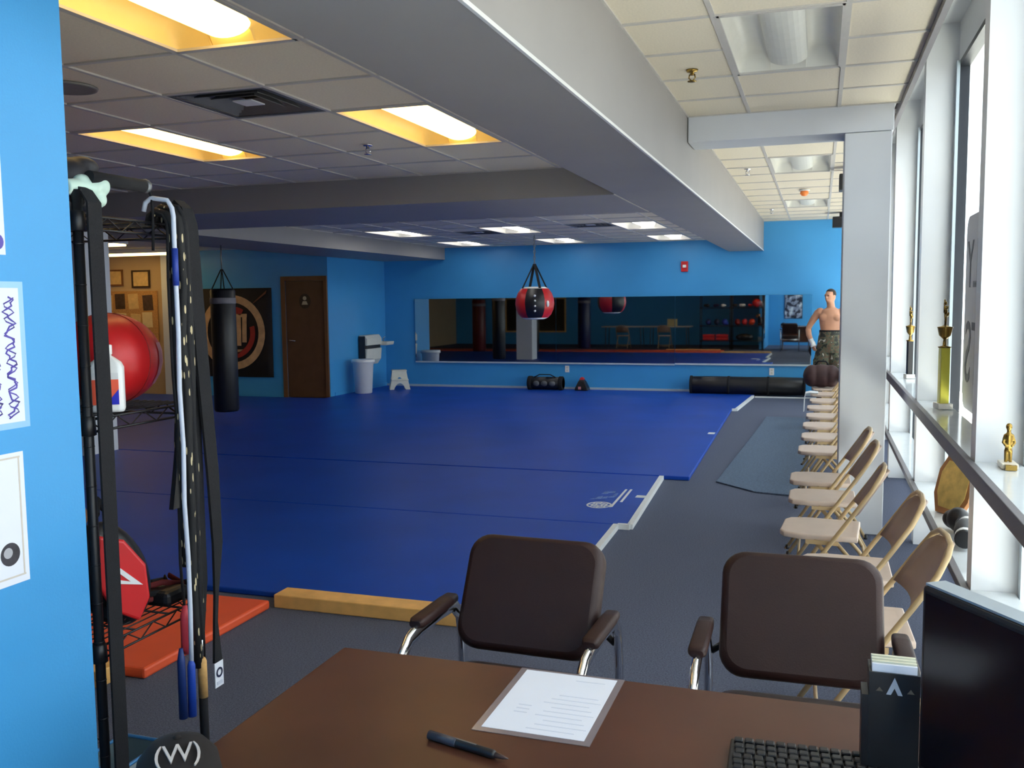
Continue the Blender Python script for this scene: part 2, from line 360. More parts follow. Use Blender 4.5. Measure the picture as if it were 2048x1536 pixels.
# ------------------------------------------------------------------ ceiling fixtures
def emis(name, col, s):
    m = mat(name, (240, 236, 224), 0.5, var=0.0, emit=col, estr=s); return m
WARM = emis('warm_lamp_basket', (1.0, 0.66, 0.22), 5.5)
COOL = emis('white_lamp_basket', (1.0, 0.97, 0.92), 6.5)
OFFB = mat('unlit_perforated_basket', (220, 220, 212), 0.5, var=0.03)
REFL = mat('white_enamel_reflector', (226, 224, 214), 0.35, var=0.02)
REFLW = mat('lamp_glow_reflector', (240, 214, 140), 0.4, var=0.02)  # warm lamp glow put into the yellow of these reflectors
def troffer(x0, x1, y0, y1, z, bm, rm, label, group):
    cx, cy, w, l = (x0 + x1) / 2, (y0 + y1) / 2, x1 - x0 - 0.03, y1 - y0 - 0.03
    t = thing('ceiling_light', label, 'ceiling light', (cx, cy, z), 0, group)
    f = MB(); fw = 0.012
    f.box(-w / 2 - .012, -w / 2 + fw, -l / 2 - .012, l / 2 + .012, -.007, .012).box(w / 2 - fw, w / 2 + .012, -l / 2 - .012, l / 2 + .012, -.007, .012)
    f.box(-w / 2, w / 2, -l / 2 - .012, -l / 2 + fw, -.007, .012).box(-w / 2, w / 2, l / 2 - fw, l / 2 + .012, -.007, .012)
    f.build('frame', TEE, t)
    bw = w * 0.19; h = 0.105
    for s in (-1, 1):
        prof = []
        for i in range(11):
            a = math.pi * i / 10
            u = (1 - math.cos(a)) / 2
            prof.append((s * (w / 2 - fw - u * (w / 2 - fw - bw * 0.9)), 0.004 + h * math.sin(a) ** 0.8 * (1 if u < .5 else 1) if i <= 5 else 0.004 + h * (0.55 + 0.45 * math.sin(a))))
        rings = [[Vector((x, y, zz)) for x, zz in prof] for y in (-l / 2 + fw + 0.09, l / 2 - fw - 0.09)]
        endr0 = [Vector((x, -l / 2 + fw, 0.004)) for x, zz in prof]; endr1 = [Vector((x, l / 2 - fw, 0.004)) for x, zz in prof]
        mid = lambda A, B, q, p: [Vector((a.x, a.y + (b.y - a.y) * q, a.z + (b.z - a.z) * p)) for a, b in zip(A, B)]
        R = [endr0, mid(endr0, rings[0], .25, .55), mid(endr0, rings[0], .6, .88), rings[0], rings[1], mid(endr1, rings[1], .6, .88), mid(endr1, rings[1], .25, .55), endr1]
        MB().loft(R, closed=False, cap=False).build('reflector', rm, t)
    n = 12; prof = [(bw * math.cos(math.pi * i / n), 0.062 - 0.048 * math.sin(math.pi * i / n)) for i in range(n + 1)] + [(-bw, 0.10), (bw, 0.10)]
    MB().prism(prof, -l / 2 + 0.05, l / 2 - 0.05, 'xz').build('lamp_basket', bm, t)
    MB().loft([[Vector((-bw, y, z)), Vector((bw, y, z))] for y, z in ((-l / 2 + fw, .004), (-l / 2 + .04, .06), (-l / 2 + .1, .1), (l / 2 - .1, .1), (l / 2 - .04, .06), (l / 2 - fw, .004))], closed=False, cap=False).build('centre_pan', rm, t)
    MB().box(-w / 2, w / 2, -l / 2, l / 2, 0.135, 0.145).build('housing', GREYM, t)
    return t
for r, lab in zip(NEARL, ('glowing yellow ceiling light nearest the camera at the top edge', 'glowing yellow ceiling light beside the long soffit beam', 'glowing yellow ceiling light above the wire rack')):
    troffer(*r, 2.68, WARM, REFLW, lab, 'warm ceiling lights over the front mats')
names = {(-2.35, 12.75): 'bright white ceiling light in front row beside the long soffit beam', (-2.35, 15.4): 'bright white ceiling light by the back wall beside the long soffit beam', (-4.2, 12.75): 'bright white ceiling light in front row above the hanging red ball', (-4.2, 15.4): 'bright white ceiling light by the back wall, just right of the red ball chain', (-5.95, 12.75): 'bright white ceiling light in front row, leftmost of the far lights', (-5.95, 15.4): 'bright white ceiling light by the back wall, left of the red ball chain'}
for (cx, cy), lab in names.items():
    troffer(cx - .31, cx + .31, cy - .62, cy + .62, 2.66, COOL, REFL, lab, 'white ceiling lights over the back mats')
for r, lab in zip(OFFL, ('unlit ceiling light in front of the grey header, largest of the unlit ones', 'unlit ceiling light just beyond the grey header, mostly hidden by it', 'unlit ceiling light midway along the window bay beyond the header', 'unlit ceiling light nearest the back wall in the window bay')):
    troffer(*r, 2.94, OFFB, REFL, lab, 'unlit ceiling lights of the window bay')
# warm strip lights of the office corner
for y, lab in ((11.1, 'long warm strip light in the office corner, nearer one'), (13.4, 'long warm strip light in the office corner, near the pin board')):
    t = thing('strip_light', lab, 'ceiling light', (-11.5 if y > 12 else -10.6, y, 2.5), 0, 'warm strip lights in the office corner')
    MB().box(-1.0, 1.0, -0.16, 0.16, 0.03, 0.098).build('housing', WHITEP, t, bevel=0.004)
    MB().box(-.98, .98, -0.14, 0.14, 0.0, 0.03).build('diffuser', WARM, t, bevel=0.006)
def vent(x0, x1, y0, y1, z, label):
    cx, cy, w = (x0 + x1) / 2, (y0 + y1) / 2, min(x1 - x0, y1 - y0) - 0.03
    t = thing('air_vent', label, 'air vent', (cx, cy, z), 0, 'ceiling air vents')
    DV = mat('grey_vent_metal', (86, 86, 88), 0.5, var=0.06)
    sx = (x1 - x0 - .02) / w; sy = (y1 - y0 - .02) / w
    def ring(a, b, za, zb):
        m = MB(); th = 0.004
        R = [[Vector((sx * q * u / 2, sy * q * v / 2, zz)) for u, v in ((-1, -1), (1, -1), (1, 1), (-1, 1))] for q, zz in ((a, za), (b, zb), (b, zb + th), (a, za + th))]
        R.append(R[0]); return m.loft(R, True, False, False)
    ring(w, w - 0.06, -0.004, -0.004).build('frame', DV, t)
    for q in (0.86, 0.66, 0.46): ring(w * q, w * (q - 0.16), 0.0, 0.045).build('louvre', DV, t)
    MB().box(-w * .1 * sx, w * .1 * sx, -w * .1 * sy, w * .1 * sy, 0.0, 0.006).build('centre_plate', GREYP, t)
    MB().box(-w / 2 * sx, w / 2 * sx, -w / 2 * sy, w / 2 * sy, 0.1, 0.108).build('duct_box', BLACKP, t)
vent(*VENTN, 2.68, 'square air vent between the yellow ceiling lights')
vent(*VENTF[0], 2.66, 'dark air vent between far lights near the soffit beam')
vent(*VENTF[1], 2.66, 'dark air vent left of the hanging red ball chain')
t = thing('ceiling_speaker', 'round flush ceiling speaker beside the blue partition', 'speaker', (-3.4, 3.62, 2.674))
MB().lathe([(0.02, 0.0), (0.11, -0.003), (0.125, -0.006), (0.135, -0.006), (0.14, 0.004)], n=32).build('grille', mat('speaker_grille', (120, 116, 114), 0.7), t)
def sprinkler(x, y, z, label, m=CHROME):
    t = thing('sprinkler_head', label, 'sprinkler', (x, y, z), 0, 'ceiling sprinkler heads')
    MB().lathe([(0.005, 0), (0.035, 0), (0.03, -0.012), (0.012, -0.014), (0.012, -0.03), (0.006, -0.03)], n=16).build('escutcheon', m, t)
    MB().tube([(-.014, 0, -.025), (-.018, 0, -.045), (0, 0, -.062), (.018, 0, -.045), (.014, 0, -.025)], 0.004, 6).build('frame_arms', m, t)
    MB().lathe([(0.002, -.06), (0.026, -.062), (0.026, -.066), (0.002, -.068)], n=12).build('deflector', m, t)
sprinkler(-0.71, 5.45, 2.94, 'sprinkler head beside the nearest unlit light', BRASS)
sprinkler(-0.71, 9.7, 2.94, 'sprinkler head just beyond the grey header')
sprinkler(-0.69, 14.2, 2.94, 'sprinkler head near the back wall of the window bay')
sprinkler(-2.83, 5.6, 2.68, 'sprinkler head between the two far yellow lights')
t = thing('smoke_detector', 'orange capped smoke detector on the window bay ceiling', 'smoke detector', (-0.2, 11.8, 2.938))
MB().lathe([(0.01, 0), (0.06, 0), (0.065, -0.02), (0.01, -0.022)], n=20).build('base', WHITEPL, t)
MB().lathe([(0.045, -0.02), (0.05, -0.05), (0.03, -0.075), (0.005, -0.08)], n=20).build('dust_cap', mat('orange_plastic', (236, 130, 60), 0.4), t)
for y, lab in ((10.0, 'black box speaker hung from the ceiling beside the column top'), (15.2, 'black box speaker hung from the ceiling near the back wall')):
    t = thing('wall_speaker', lab, 'speaker', (0.28, y, 2.93), 0, 'black hanging speakers')
    MB().box(-.12, .12, -.1, .1, -.22, -.06).build('cabinet', BLACKP, t, bevel=0.01)
    MB().box(-.1, .1, -.106, -.1, -.205, -.075).build('grille', BLACKM, t)
    MB().box(-.02, .02, -.02, .02, -.06, 0.01).build('bracket', BLACKM, t)

# ------------------------------------------------------------------ mats on the floor
EDGEW = mat('white_vinyl_edging', (226, 230, 230), 0.45, var=0.03)
def floor_mat(label, poly, m, z=0.03, trims=(), cat='mat', name='floor_mat', group='blue roll-out mats', bevel=0.008, z0=0.001):
    t = thing(name, label, cat, (0, 0, 0), 0, group)
    MB().prism(poly, z0, z, 'xy').build('pad', m, t, bevel=bevel)
    for (a, b) in trims:
        d = Vector((b[0] - a[0], b[1] - a[1], 0)); n = Vector((-d.y, d.x, 0)).normalized() * 0.02
        A, B = Vector((*a, 0)), Vector((*b, 0))
        MB().prism([tuple((A + n)[:2]), tuple((B + n)[:2]), tuple((B - n)[:2]), tuple((A - n)[:2])], z0, z + 0.004, 'xy').build('edging', EDGEW, t)
    return t
m1 = floor_mat('blue mat nearest the desk, edged by the pine board', [(-13.4, 4.42), (-1.33, 4.42), (-1.37, 6.5), (-13.4, 6.5)], MATBLUE, 0.034, [((-1.33, 4.42), (-1.37, 6.5))])
m2 = floor_mat('blue mat printed with a white emblem, second from the desk', [(-13.4, 6.507), (-1.27, 6.507), (-1.35, 8.42), (-13.4, 8.42)], MATBLUE, 0.034, [((-1.27, 6.507), (-1.35, 8.42)), ((-1.36, 6.507), (-1.27, 6.507))])
m3 = floor_mat('large blue mat in the middle of the floor, third from the desk', [(-13.4, 8.43), (-1.10, 8.43), (-1.2, 13.9), (-13.4, 13.9)], MATBLUE, 0.038)
m4 = floor_mat('blue mat along the back mirror wall', [(-7.98, 13.907), (-1.14, 13.907), (-1.03, 15.9), (-1.03, 16.36), (-7.98, 16.36)], MATBLUE, 0.034, [((-1.14, 13.907), (-1.03, 15.9)), ((-1.2, 13.9), (-1.14, 13.907))])
struct(MB().box(-1.0, 0.55, 15.88, 15.94, 0.001, 0.02).build('trim_5', EDGEW))
# small white marks on mats
MB().box(-1.41, -1.31, 7.44, 7.53, 0.034, 0.0352).build('tape', EDGEW, m2)
MB().box(-1.25, -1.17, 11.2, 11.34, 0.038, 0.0392).build('tape', EDGEW, m3)
em = MB(); n = 36
def ann(mb, cx, cy, r0, r1, z0, z1, ry=1.0):
    A = [circle(cx, cy, r, 36, r * ry) for r in (r0, r1)]
    R = [[Vector((x, y, z)) for x, y in ring] for ring, z in ((A[0], z0), (A[1], z0), (A[1], z1), (A[0], z1), (A[0], z0))]
    mb.loft(R, True, False, False)
ann(em, -1.63, 7.09, .085, .1, .034, .0352, 1.15); ann(em, -1.63, 7.09, .05, .066, .034, .0352, 1.15); ann(em, -1.63, 7.09, .018, .032, .034, .0352, 1.15)
for i in range(8):
    a = i * math.pi / 4; c, s_ = math.cos(a), math.sin(a)
    em.prism([(-1.63 + .032 * c - .006 * s_, 7.09 + .036 * s_ + .006 * c), (-1.63 + .09 * c - .006 * s_, 7.09 + .1 * s_ + .006 * c), (-1.63 + .09 * c + .006 * s_, 7.09 + .1 * s_ - .006 * c), (-1.63 + .032 * c + .006 * s_, 7.09 + .036 * s_ - .006 * c)], .034, .0352, 'xy')
em.prism([(-1.535, 7.03), (-1.515, 7.05), (-1.532, 7.74), (-1.55, 7.74)], .034, .0352, 'xy')
em.prism([(-1.495, 7.24), (-1.475, 7.24), (-1.49, 7.75), (-1.51, 7.75)], .034, .0352, 'xy')
em.build('printed_emblem', FACE_W, m2)
for k, (x, y, w, l) in enumerate(((-1.735, 7.30, .035, .05), (-1.69, 7.36, .05, .12), (-1.645, 7.38, .035, .10), (-1.60, 7.42, .05, .08), (-1.68, 7.56, .05, .13), (-1.635, 7.60, .06, .10), (-1.585, 7.50, .03, .16))):
    MB().prism([(x - w / 2, y - l / 2), (x + w / 2, y - l / 2 + .02), (x + w / 3, y + l / 2), (x - w / 3, y + l / 2 - .03)], .034, .0352, 'xy').build('faded_mark', mat('faded_blue_print', (96, 124, 186), .6, var=.3, scale=30), m2)
# orange edge mats and pine boards
for k in range(5):
    x1 = -2.80 - k * 2.0
    lab = ['orange mat strip nearest the wire rack', 'second orange mat strip from the rack', 'third orange mat strip, seen in the mirror', 'fourth orange mat strip, seen in the mirror', 'fifth orange mat strip by the left wall'][k]
    t = thing('floor_mat', lab, 'mat', (0, 0, 0), 0, 'orange edge mats')
    MB().prism([(x1 - 1.99, 3.26), (x1, 3.26), (x1, 4.25), (x1 - 1.99, 4.25)], .001, .05, 'xy').build('pad', ORANGE, t, bevel=0.012)
tag(MB().box(-2.79, -1.34, 4.27, 4.41, 0.001, 0.075).build('pine_board', WOODTRIM, bevel=0.006), 'pale pine board edging the nearest blue mat', 'board')
tag(MB().box(-4.6, -2.92, 3.12, 3.25, 0.001, 0.075).build('pine_board', WOODTRIM, bevel=0.006), 'pale pine board lying in front of the orange mat', 'board')
rug = MB(); 
R = []
pl = [(-0.86, 8.42), (-0.5, 8.05), (-0.1, 7.95), (-0.12, 9.5), (-0.16, 13.25), (-0.68, 13.28), (-0.72, 12), (-0.78, 10.4)]
rug.prism(pl, .001, .014, 'xy')
tag(rug.build('carpet_runner', RUG, bevel=0.004), 'loose slate blue carpet runner beside the mats', 'rug')

# ------------------------------------------------------------------ back wall: mirrors, alarm, outlets
def mirror(x0, x1, z0, z1, label, rz=0.0):
    cx = (x0 + x1) / 2; w = (x1 - x0) / 2
    t = thing('wall_mirror', label, 'mirror', (cx, YB - 0.03, 0), rz, 'mirror panels on the back wall')
    MB().box(-w + .004, w - .004, -.003, .003, z0, z1).build('glass', MIRROR, t)
    MB().box(-w + .004, w - .004, .003, .006, z0, z1).build('backing', BLACKP, t)
    MB().box(-w + .004, w - .004, -.012, .01, z0 - .03, z0).build('channel', PALEALU, t)
mirror(-7.36, -4.56, .52, 1.70, 'left wall mirror panel beside the drinking fountain', math.radians(-0.0))
mirror(-4.56, -2.40, .52, 1.70, 'middle wall mirror panel behind the hanging red ball')
mirror(-2.40, -0.12, .53, 1.70, 'right wall mirror panel next to the shirtless person')
t = thing('fire_alarm', 'red fire alarm strobe high on the back wall', 'alarm', (-2.24, YB, 2.21))
MB().box(-.06, .06, -.05, 0, -.09, .09).build('body', REDV, t, bevel=0.008)
MB().box(-.03, .03, -.075, -.05, -.02, .03).build('strobe_lens', WHITEPL, t, bevel=0.008)
for x, lab in ((-4.36, 'white wall outlet above the black equipment roll'), (-0.76, 'white wall outlet above the long black bag')):
    t = thing('wall_outlet', lab, 'outlet', (x, YB, .40), 0, 'wall outlets')
    MB().box(-.04, .04, -.008, 0, -.062, .062).build('plate', WHITEPL, t, bevel=0.003)
    for dz in (-.025, .025): MB().prism(circle(0, dz, .018, 12), -.011, -.008, 'xz').build('socket', CREAMPL, t)

# door and banner on the door wall
d = struct(empty('door_1', ((DX0 + DX1) / 2, 14.2, 0)), 'brown wooden door with small round sign'); hw = (DX1 - DX0) / 2
MB().box(-hw + .002, hw - .002, .001, .05, .01, DZ - .002).build('door_leaf', BROWNW, d)
f = MB().box(-hw - .08, -hw, -.03, .0, 0, DZ + .08).box(hw, hw + .065, -.03, 0, 0, DZ + .08).box(-hw, hw, -.03, 0, DZ, DZ + .08)
f.build('door_frame', mat('brown_door_frame', (112, 76, 48), 0.45, var=0.1, scale=6), d, bevel=0.004)
MB().cyl((-hw + .07, .0, 1.0), (-hw + .07, -.03, 1.0), .025, .012, 14).tube([(-hw + .07, -.035, 1.0), (-hw + .12, -.04, 1.0), (-hw + .19, -.035, .995)], .01, 8).build('door_handle', CHROME, d)
sg = MB().prism(circle(0.0, 1.68, .11, 28, .13), -.007, .0, 'xz').build('door_sign', mat('dark_sign', (60, 46, 36), 0.4), d)
MB().prism(circle(0.0, 1.73, .035, 16), -.011, -.007, 'xz').prism([(-.06, 1.62), (.06, 1.62), (.035, 1.68), (-.035, 1.68)], -.011, -.007, 'xz').build('sign_figure', mat('pale_sign_print', (190, 178, 150), 0.5), sg)
ban = thing('wall_banner', 'black cloth banner with a tan ring emblem on the door wall', 'banner', (-9.9, 14.185, 1.14))
g = MB(); nn = 13
g.loft([[Vector((-.8 + 1.6 * i / 12, -.006 - .006 * math.sin(i * 1.7 + q * 3), zz)) for i in range(nn)] for q, zz in ((0, -.79), (.3, -.4), (.6, 0), (.8, .4), (1, .78))], closed=False, cap=False)
bo = g.build('cloth', mat('black_banner_cloth', (34, 28, 28), 0.85, var=0.15, scale=10), ban); sd = bo.modifiers.new('thick', 'SOLIDIFY'); sd.thickness = 0.006
BT = mat('tan_banner_print', (198, 160, 118), 0.7, var=0.2, scale=8); BR = mat('red_banner_print', (160, 44, 38), 0.7, var=0.1)
def ringxz(r0, r1, a0, a1, y0=-.03, y1=-.026, n=40, c=(0, 0)):
    p = [(c[0] + r1 * math.cos(math.radians(a0 + (a1 - a0) * i / n)), c[1] + r1 * math.sin(math.radians(a0 + (a1 - a0) * i / n))) for i in range(n + 1)]
    q = [(c[0] + r0 * math.cos(math.radians(a0 + (a1 - a0) * i / n)), c[1] + r0 * math.sin(math.radians(a0 + (a1 - a0) * i / n))) for i in range(n + 1)]
    mb = MB()
    for i in range(n): mb.prism([p[i], p[i + 1], q[i + 1], q[i]], y0, y1, 'xz')
    return mb
ringxz(.53, .66, 0, 360).build('ring_print', BT, ban)
ringxz(.36, .46, -80, 15).build('arc_print', BR, ban); ringxz(.34, .46, 60, 120).build('arc_print', BR, ban)
lt_ = MB()
for i, x in enumerate((-.26, -.13, 0.0, .13, .25)):
    lt_.prism([(x - .045, .27), (x + .045, .27), (x + .045 - .06 * x, -.3 + abs(x) * .5), (x - .045 - .06 * x, -.3 + abs(x) * .5)], -.03, -.026, 'xz')
lt_.box(-.30, .30, -.03, -.026, .27, .33).prism([(-.2, -.3), (.2, -.3), (0, -.46)], -.03, -.026, 'xz')
lt_.build('shield_print', BT, ban)
MB().prism([(.42, .5), (.46, .54), (.72, .74), (.7, .68)], -.03, -.026, 'xz').build('streak_print', mat('brown_print', (120, 70, 48), 0.7), ban)

# drinking fountain on the side wall (faces +X)
t = thing('drinking_fountain', 'pale wall-mounted drinking fountain with side basin', 'drinking fountain', (-7.983, 15.55, 0))
MB().prism([(0.0, .50), (.08, .50), (.15, .60), (.17, .80), (0.0, .80)], -.3, .3, 'xz').build('lower_body', CREAMPL, t, bevel=0.012)
MB().box(0, .14, -.29, .29, .80, .86).build('dark_band', BLACKP, t)
MB().prism([(0, .86), (.17, .86), (.17, .98), (.12, 1.05), (0, 1.05)], -.3, .3, 'xz').build('upper_body', CREAMPL, t, bevel=0.012)
MB().box(0.01, .13, -.315, -.301, .52, 1.03).build('side_panel', mat('side_shade', (42, 42, 46), 0.5), t)  # shade on the fountain's left side put into a near-black panel
ba = MB().prism([(0.02, .84), (.26, .84), (.28, .91), (.02, .91)], .301, .62, 'xz').build('basin', CREAMPL, t, bevel=0.015)
MB().tube([(.12, .46, .91), (.12, .46, .98), (.16, .46, 1.0)], .012, 8).build('bubbler', CHROME, ba)
t = thing('trash_bin', 'white tapered trash bin under the drinking fountain', 'bin', (-7.70, 14.85, .035))
MB().lathe([(.13, 0), (.15, .01), (.185, .55), (.2, .56), (.2, .60), (.19, .605), (.17, .59), (.14, .06), (.01, .05)], n=32).build('body', WHITEPL, t)
MB().lathe([(.186, .548), (.207, .548), (.21, .58), (.2, .607), (.188, .603)], n=32).build('rim', WHITEPL, t)
t = thing('step_stool', 'small cream plastic two-step stool by the back corner', 'stool', (-7.42, 15.75, .035), math.radians(28))
def arch(w, h, top, aw, ah, d0, d1):
    out = [(-w / 2, 0), (-top / 2, h), (top / 2, h), (w / 2, 0), (aw / 2, 0)]
    out += [(aw / 2 * math.cos(math.pi * i / 10) * (1 - .25 * math.sin(math.pi * i / 10)), ah * math.sin(math.pi * i / 10)) for i in range(1, 10)] + [(-aw / 2, 0)]
    return MB().prism(out, d0, d1, 'xz')
arch(.38, .17, .30, .22, .12, -.17, -.14).build('front_panel', CREAMPL, t)
arch(.38, .33, .26, .2, .22, -.02, .01).build('riser', CREAMPL, t)
arch(.38, .33, .26, .2, .22, .17, .2).build('rear_panel', CREAMPL, t)
MB().box(-.16, .16, -.18, .0, .165, .19).build('lower_step', CREAMPL, t, bevel=0.008)
MB().box(-.14, .14, -.03, .21, .325, .35).build('upper_step', CREAMPL, t, bevel=0.008)

# bags and rolls along the back wall
t = thing('heavy_bag', 'long black training bag lying along the right of the back wall', 'punching bag', (-1.15, 16.14, .175))
MB().lathe([(.02, -.95), (.12, -.95), (.15, -.92), (.155, -.5), (.15, 0), (.155, .5), (.15, .92), (.12, .95), (.02, .95)], axis='x', n=24).build('body', BLACKV, t)
for x in (-.93, -.3, .35, .93): MB().lathe([(.152, x - .02), (.16, x - .018), (.16, x + .018), (.152, x + .02)], axis='x', n=24).build('strap', BLACKC, t)
t = thing('equipment_roll', 'black equipment roll with three pockets under the mirror', 'bag', (-4.70, 16.16, .155))
MB().lathe([(.02, -.33), (.09, -.33), (.115, -.31), (.115, .31), (.09, .33), (.02, .33)], axis='x', n=22).build('body', BLACKV, t)
for x in (-.29, .29): MB().lathe([(.112, x - .04), (.128, x - .03), (.128, x + .03), (.112, x + .04)], axis='x', n=22).build('end_band', BLACKC, t)
for x in (-.15, 0, .15): MB().ell((x, -.11, 0), (.06, .025, .05)).build('pocket', PADSIL, t)
MB().tube([(-.2, -.05, .11), (-.1, -.06, .16), (.1, -.06, .16), (.2, -.05, .11)], .009, 8).build('carry_handle', BLACKC, t)
t = thing('kick_shield', 'black wedge pad with red tip beside the equipment roll', 'pad', (-4.03, 16.2, .036))
MB().loft([[Vector((x * q, y * (0.4 + .6 * q), z)) for x, y in ((-.12, -.1), (.12, -.1), (.12, .1), (-.12, .1))] for q, z in ((1, 0), (.95, .04), (.5, .16), (.3, .19))], smooth=False).build('body', BLACKV, t, bevel=0.01)
MB().loft([[Vector((x * q, y * q, z)) for x, y in ((-.04, -.055), (.04, -.055), (.04, .055), (-.04, .055))] for q, z in ((1, .188), (.8, .22), (.35, .235))], smooth=False).build('tip', REDV, t, bevel=0.006)
MB().box(-.05, .0, -.108, -.098, .02, .07).build('patch', mat('pink_patch', (200, 130, 130), 0.6), t)

# hanging red ball bag
bx, by = -4.12, 13.6
t = thing('hanging_ball_bag', 'red and black ball bag with white caps hanging before the mirrors', 'punching bag', (bx, by, 0))
prof = [(.02, 1.36), (.14, 1.365), (.20, 1.39), (.25, 1.44), (.285, 1.52), (.298, 1.60), (.29, 1.68), (.26, 1.76), (.21, 1.83), (.16, 1.855), (.02, 1.86)]
SEG = 40
def wedge(a0, a1, pr, rr=1.0):
    nseg = max(3, int((a1 - a0) / 9)); R = [[Vector((r * rr * math.cos(math.radians(a0 + (a1 - a0) * j / nseg)), r * rr * math.sin(math.radians(a0 + (a1 - a0) * j / nseg)), z)) for j in range(nseg + 1)] for r, z in pr]
    return MB().loft(R, closed=False, cap=False)
body = prof[2:9]
for k in range(6):
    a = 287 + k * 60
    wedge(a - 30, a + 30, body).build('panel', BLACKV if k % 2 == 0 else REDV, t)
MB().lathe(prof[:3], n=SEG).build('bottom_cap', WHITEPL, t); MB().lathe(prof[8:], n=SEG).build('top_cap', WHITEPL, t)
for i in range(4):
    zz = 1.72 - i * .075; a = math.radians(287); r = .288 if i < 3 else .275
    MB().ell((r * math.cos(a), r * math.sin(a), zz), (.018, .01, .018)).build('stud', FACE_W, t)
a = math.radians(330); MB().ell((.285 * math.cos(a), .285 * math.sin(a), 1.6), (.02, .05, .05)).build('logo_patch', FACE_W, t)
for k in range(4):
    a = math.radians(40 + 90 * k); MB().ribbon([(.2 * math.cos(a), .2 * math.sin(a), 1.835), (.012 * math.cos(a), .012 * math.sin(a), 2.2)], (-math.sin(a), math.cos(a), 0), .04, .008).build('strap', BLACKC, t)
ch = MB()
for i in range(10):
    z = 2.2 + i * .046; ang = (i % 2) * math.pi / 2
    ch.tube([(math.cos(q) * .014 * math.cos(ang), math.cos(q) * .014 * math.sin(ang), z + .028 * math.sin(q)) for q in [2 * math.pi * j / 10 for j in range(10)]], .006, 6, closed=True)
ch.build('chain', GREYM, t)

def long_bag(x, y, z0, z1, r, zc, label, lean=(0, 0), m=BLACKV):
    t = thing('heavy_bag', label, 'punching bag', (x, y, 0), 0, 'hanging heavy bags')
    o = MB().lathe([(.02, z0), (r * .9, z0), (r, z0 + .03), (r, (z0 + z1) / 2), (r, z1 - .03), (r * .9, z1), (.02, z1)], n=24).build('body', m, t)
    MB().lathe([(r + .002, z1 - .2), (r + .006, z1 - .19), (r + .006, z1 - .13), (r + .002, z1 - .12)], n=24).build('band', mat('grey_band', (120, 116, 120), .5), t)
    for k in range(4):
        a = math.pi / 4 + k * math.pi / 2; MB().tube([(r * .85 * math.cos(a), r * .85 * math.sin(a), z1 - .01), (0.01 * math.cos(a), 0.01 * math.sin(a), z1 + .26)], .008, 6).build('strap', BLACKC, t)
    MB().cyl((0, 0, z1 + .25), (0, 0, zc), .008, n=8).build('chain', GREYM, t)
    return t
hb = long_bag(-7.62, 10.7, .2, 1.85, .165, 2.43, 'tall black heavy bag hanging in front of the wall banner')
long_bag(-8.2, 5.9, .12, 1.7, .19, 2.68, 'black heavy bag seen in the left mirror beside the column')
long_bag(-7.1, 3.9, .12, 1.75, .2, 2.68, 'dark heavy bag seen in the middle mirror', m=NAVYV)
long_bag(-9.7, 7.4 - .9, .15, 1.7, .2, 2.68, 'dark red heavy bag seen at the left end of the mirror', m=mat('dark_red_vinyl', (90, 20, 24), .45))

# office corner: frames and pin board on the tan wall
def picture(x, z, w, h, label, inner, fm, y=14.19, name='picture_frame', cat='picture'):
    t = thing(name, label, cat, (x, y, z), 0)
    f = MB().box(-w / 2, w / 2, -.02, 0, h / 2 - .03, h / 2).box(-w / 2, w / 2, -.02, 0, -h / 2, -h / 2 + .03).box(-w / 2, -w / 2 + .03, -.02, 0, -h / 2 + .03, h / 2 - .03).box(w / 2 - .03, w / 2, -.02, 0, -h / 2 + .03, h / 2 - .03)
    f.build('frame', fm, t); MB().box(-w / 2 + .03, w / 2 - .03, -.008, 0, -h / 2 + .03, h / 2 - .03).build('print', inner, t)
    return t
CERT = mat('cream_certificate', (226, 190, 130), .6, var=.12, scale=14)
picture(-11.85, 2.12, .40, .32, 'gold framed certificate above the pin board, right one', CERT, mat('dark_frame', (60, 40, 26), .4))
picture(-12.42, 2.15, .34, .30, 'framed certificate above the pin board, left one', CERT, mat('wood_frame', (130, 84, 48), .4))
pb = thing('pin_board', 'cork pin board covered in papers on the tan wall', 'notice board', (-12.1, 14.19, 1.35))
MB().box(-.6, .6, -.02, 0, -.55, .55).build('board', mat('cork', (196, 146, 90), .9, var=.25, scale=60), pb)
for i in range(12):
    x = -.5 + (i % 4) * .3 + random.uniform(-.03, .03); z = .36 - (i // 4) * .36 + random.uniform(-.03, .03); a = random.uniform(-.06, .06)
    me = MB().box(-.11, .11, -.026, -.021, -.14, .14, Matrix.Translation((x, 0, z)) @ Matrix.Rotation(a, 4, 'Y'))
    me.build('paper', [CERT, mat('buff_paper', (232, 208, 160), .6, var=.05), mat('dark_flyer', (80, 60, 50), .6, var=.3, scale=20)][2 if i in (1, 3) else i % 2], pb)

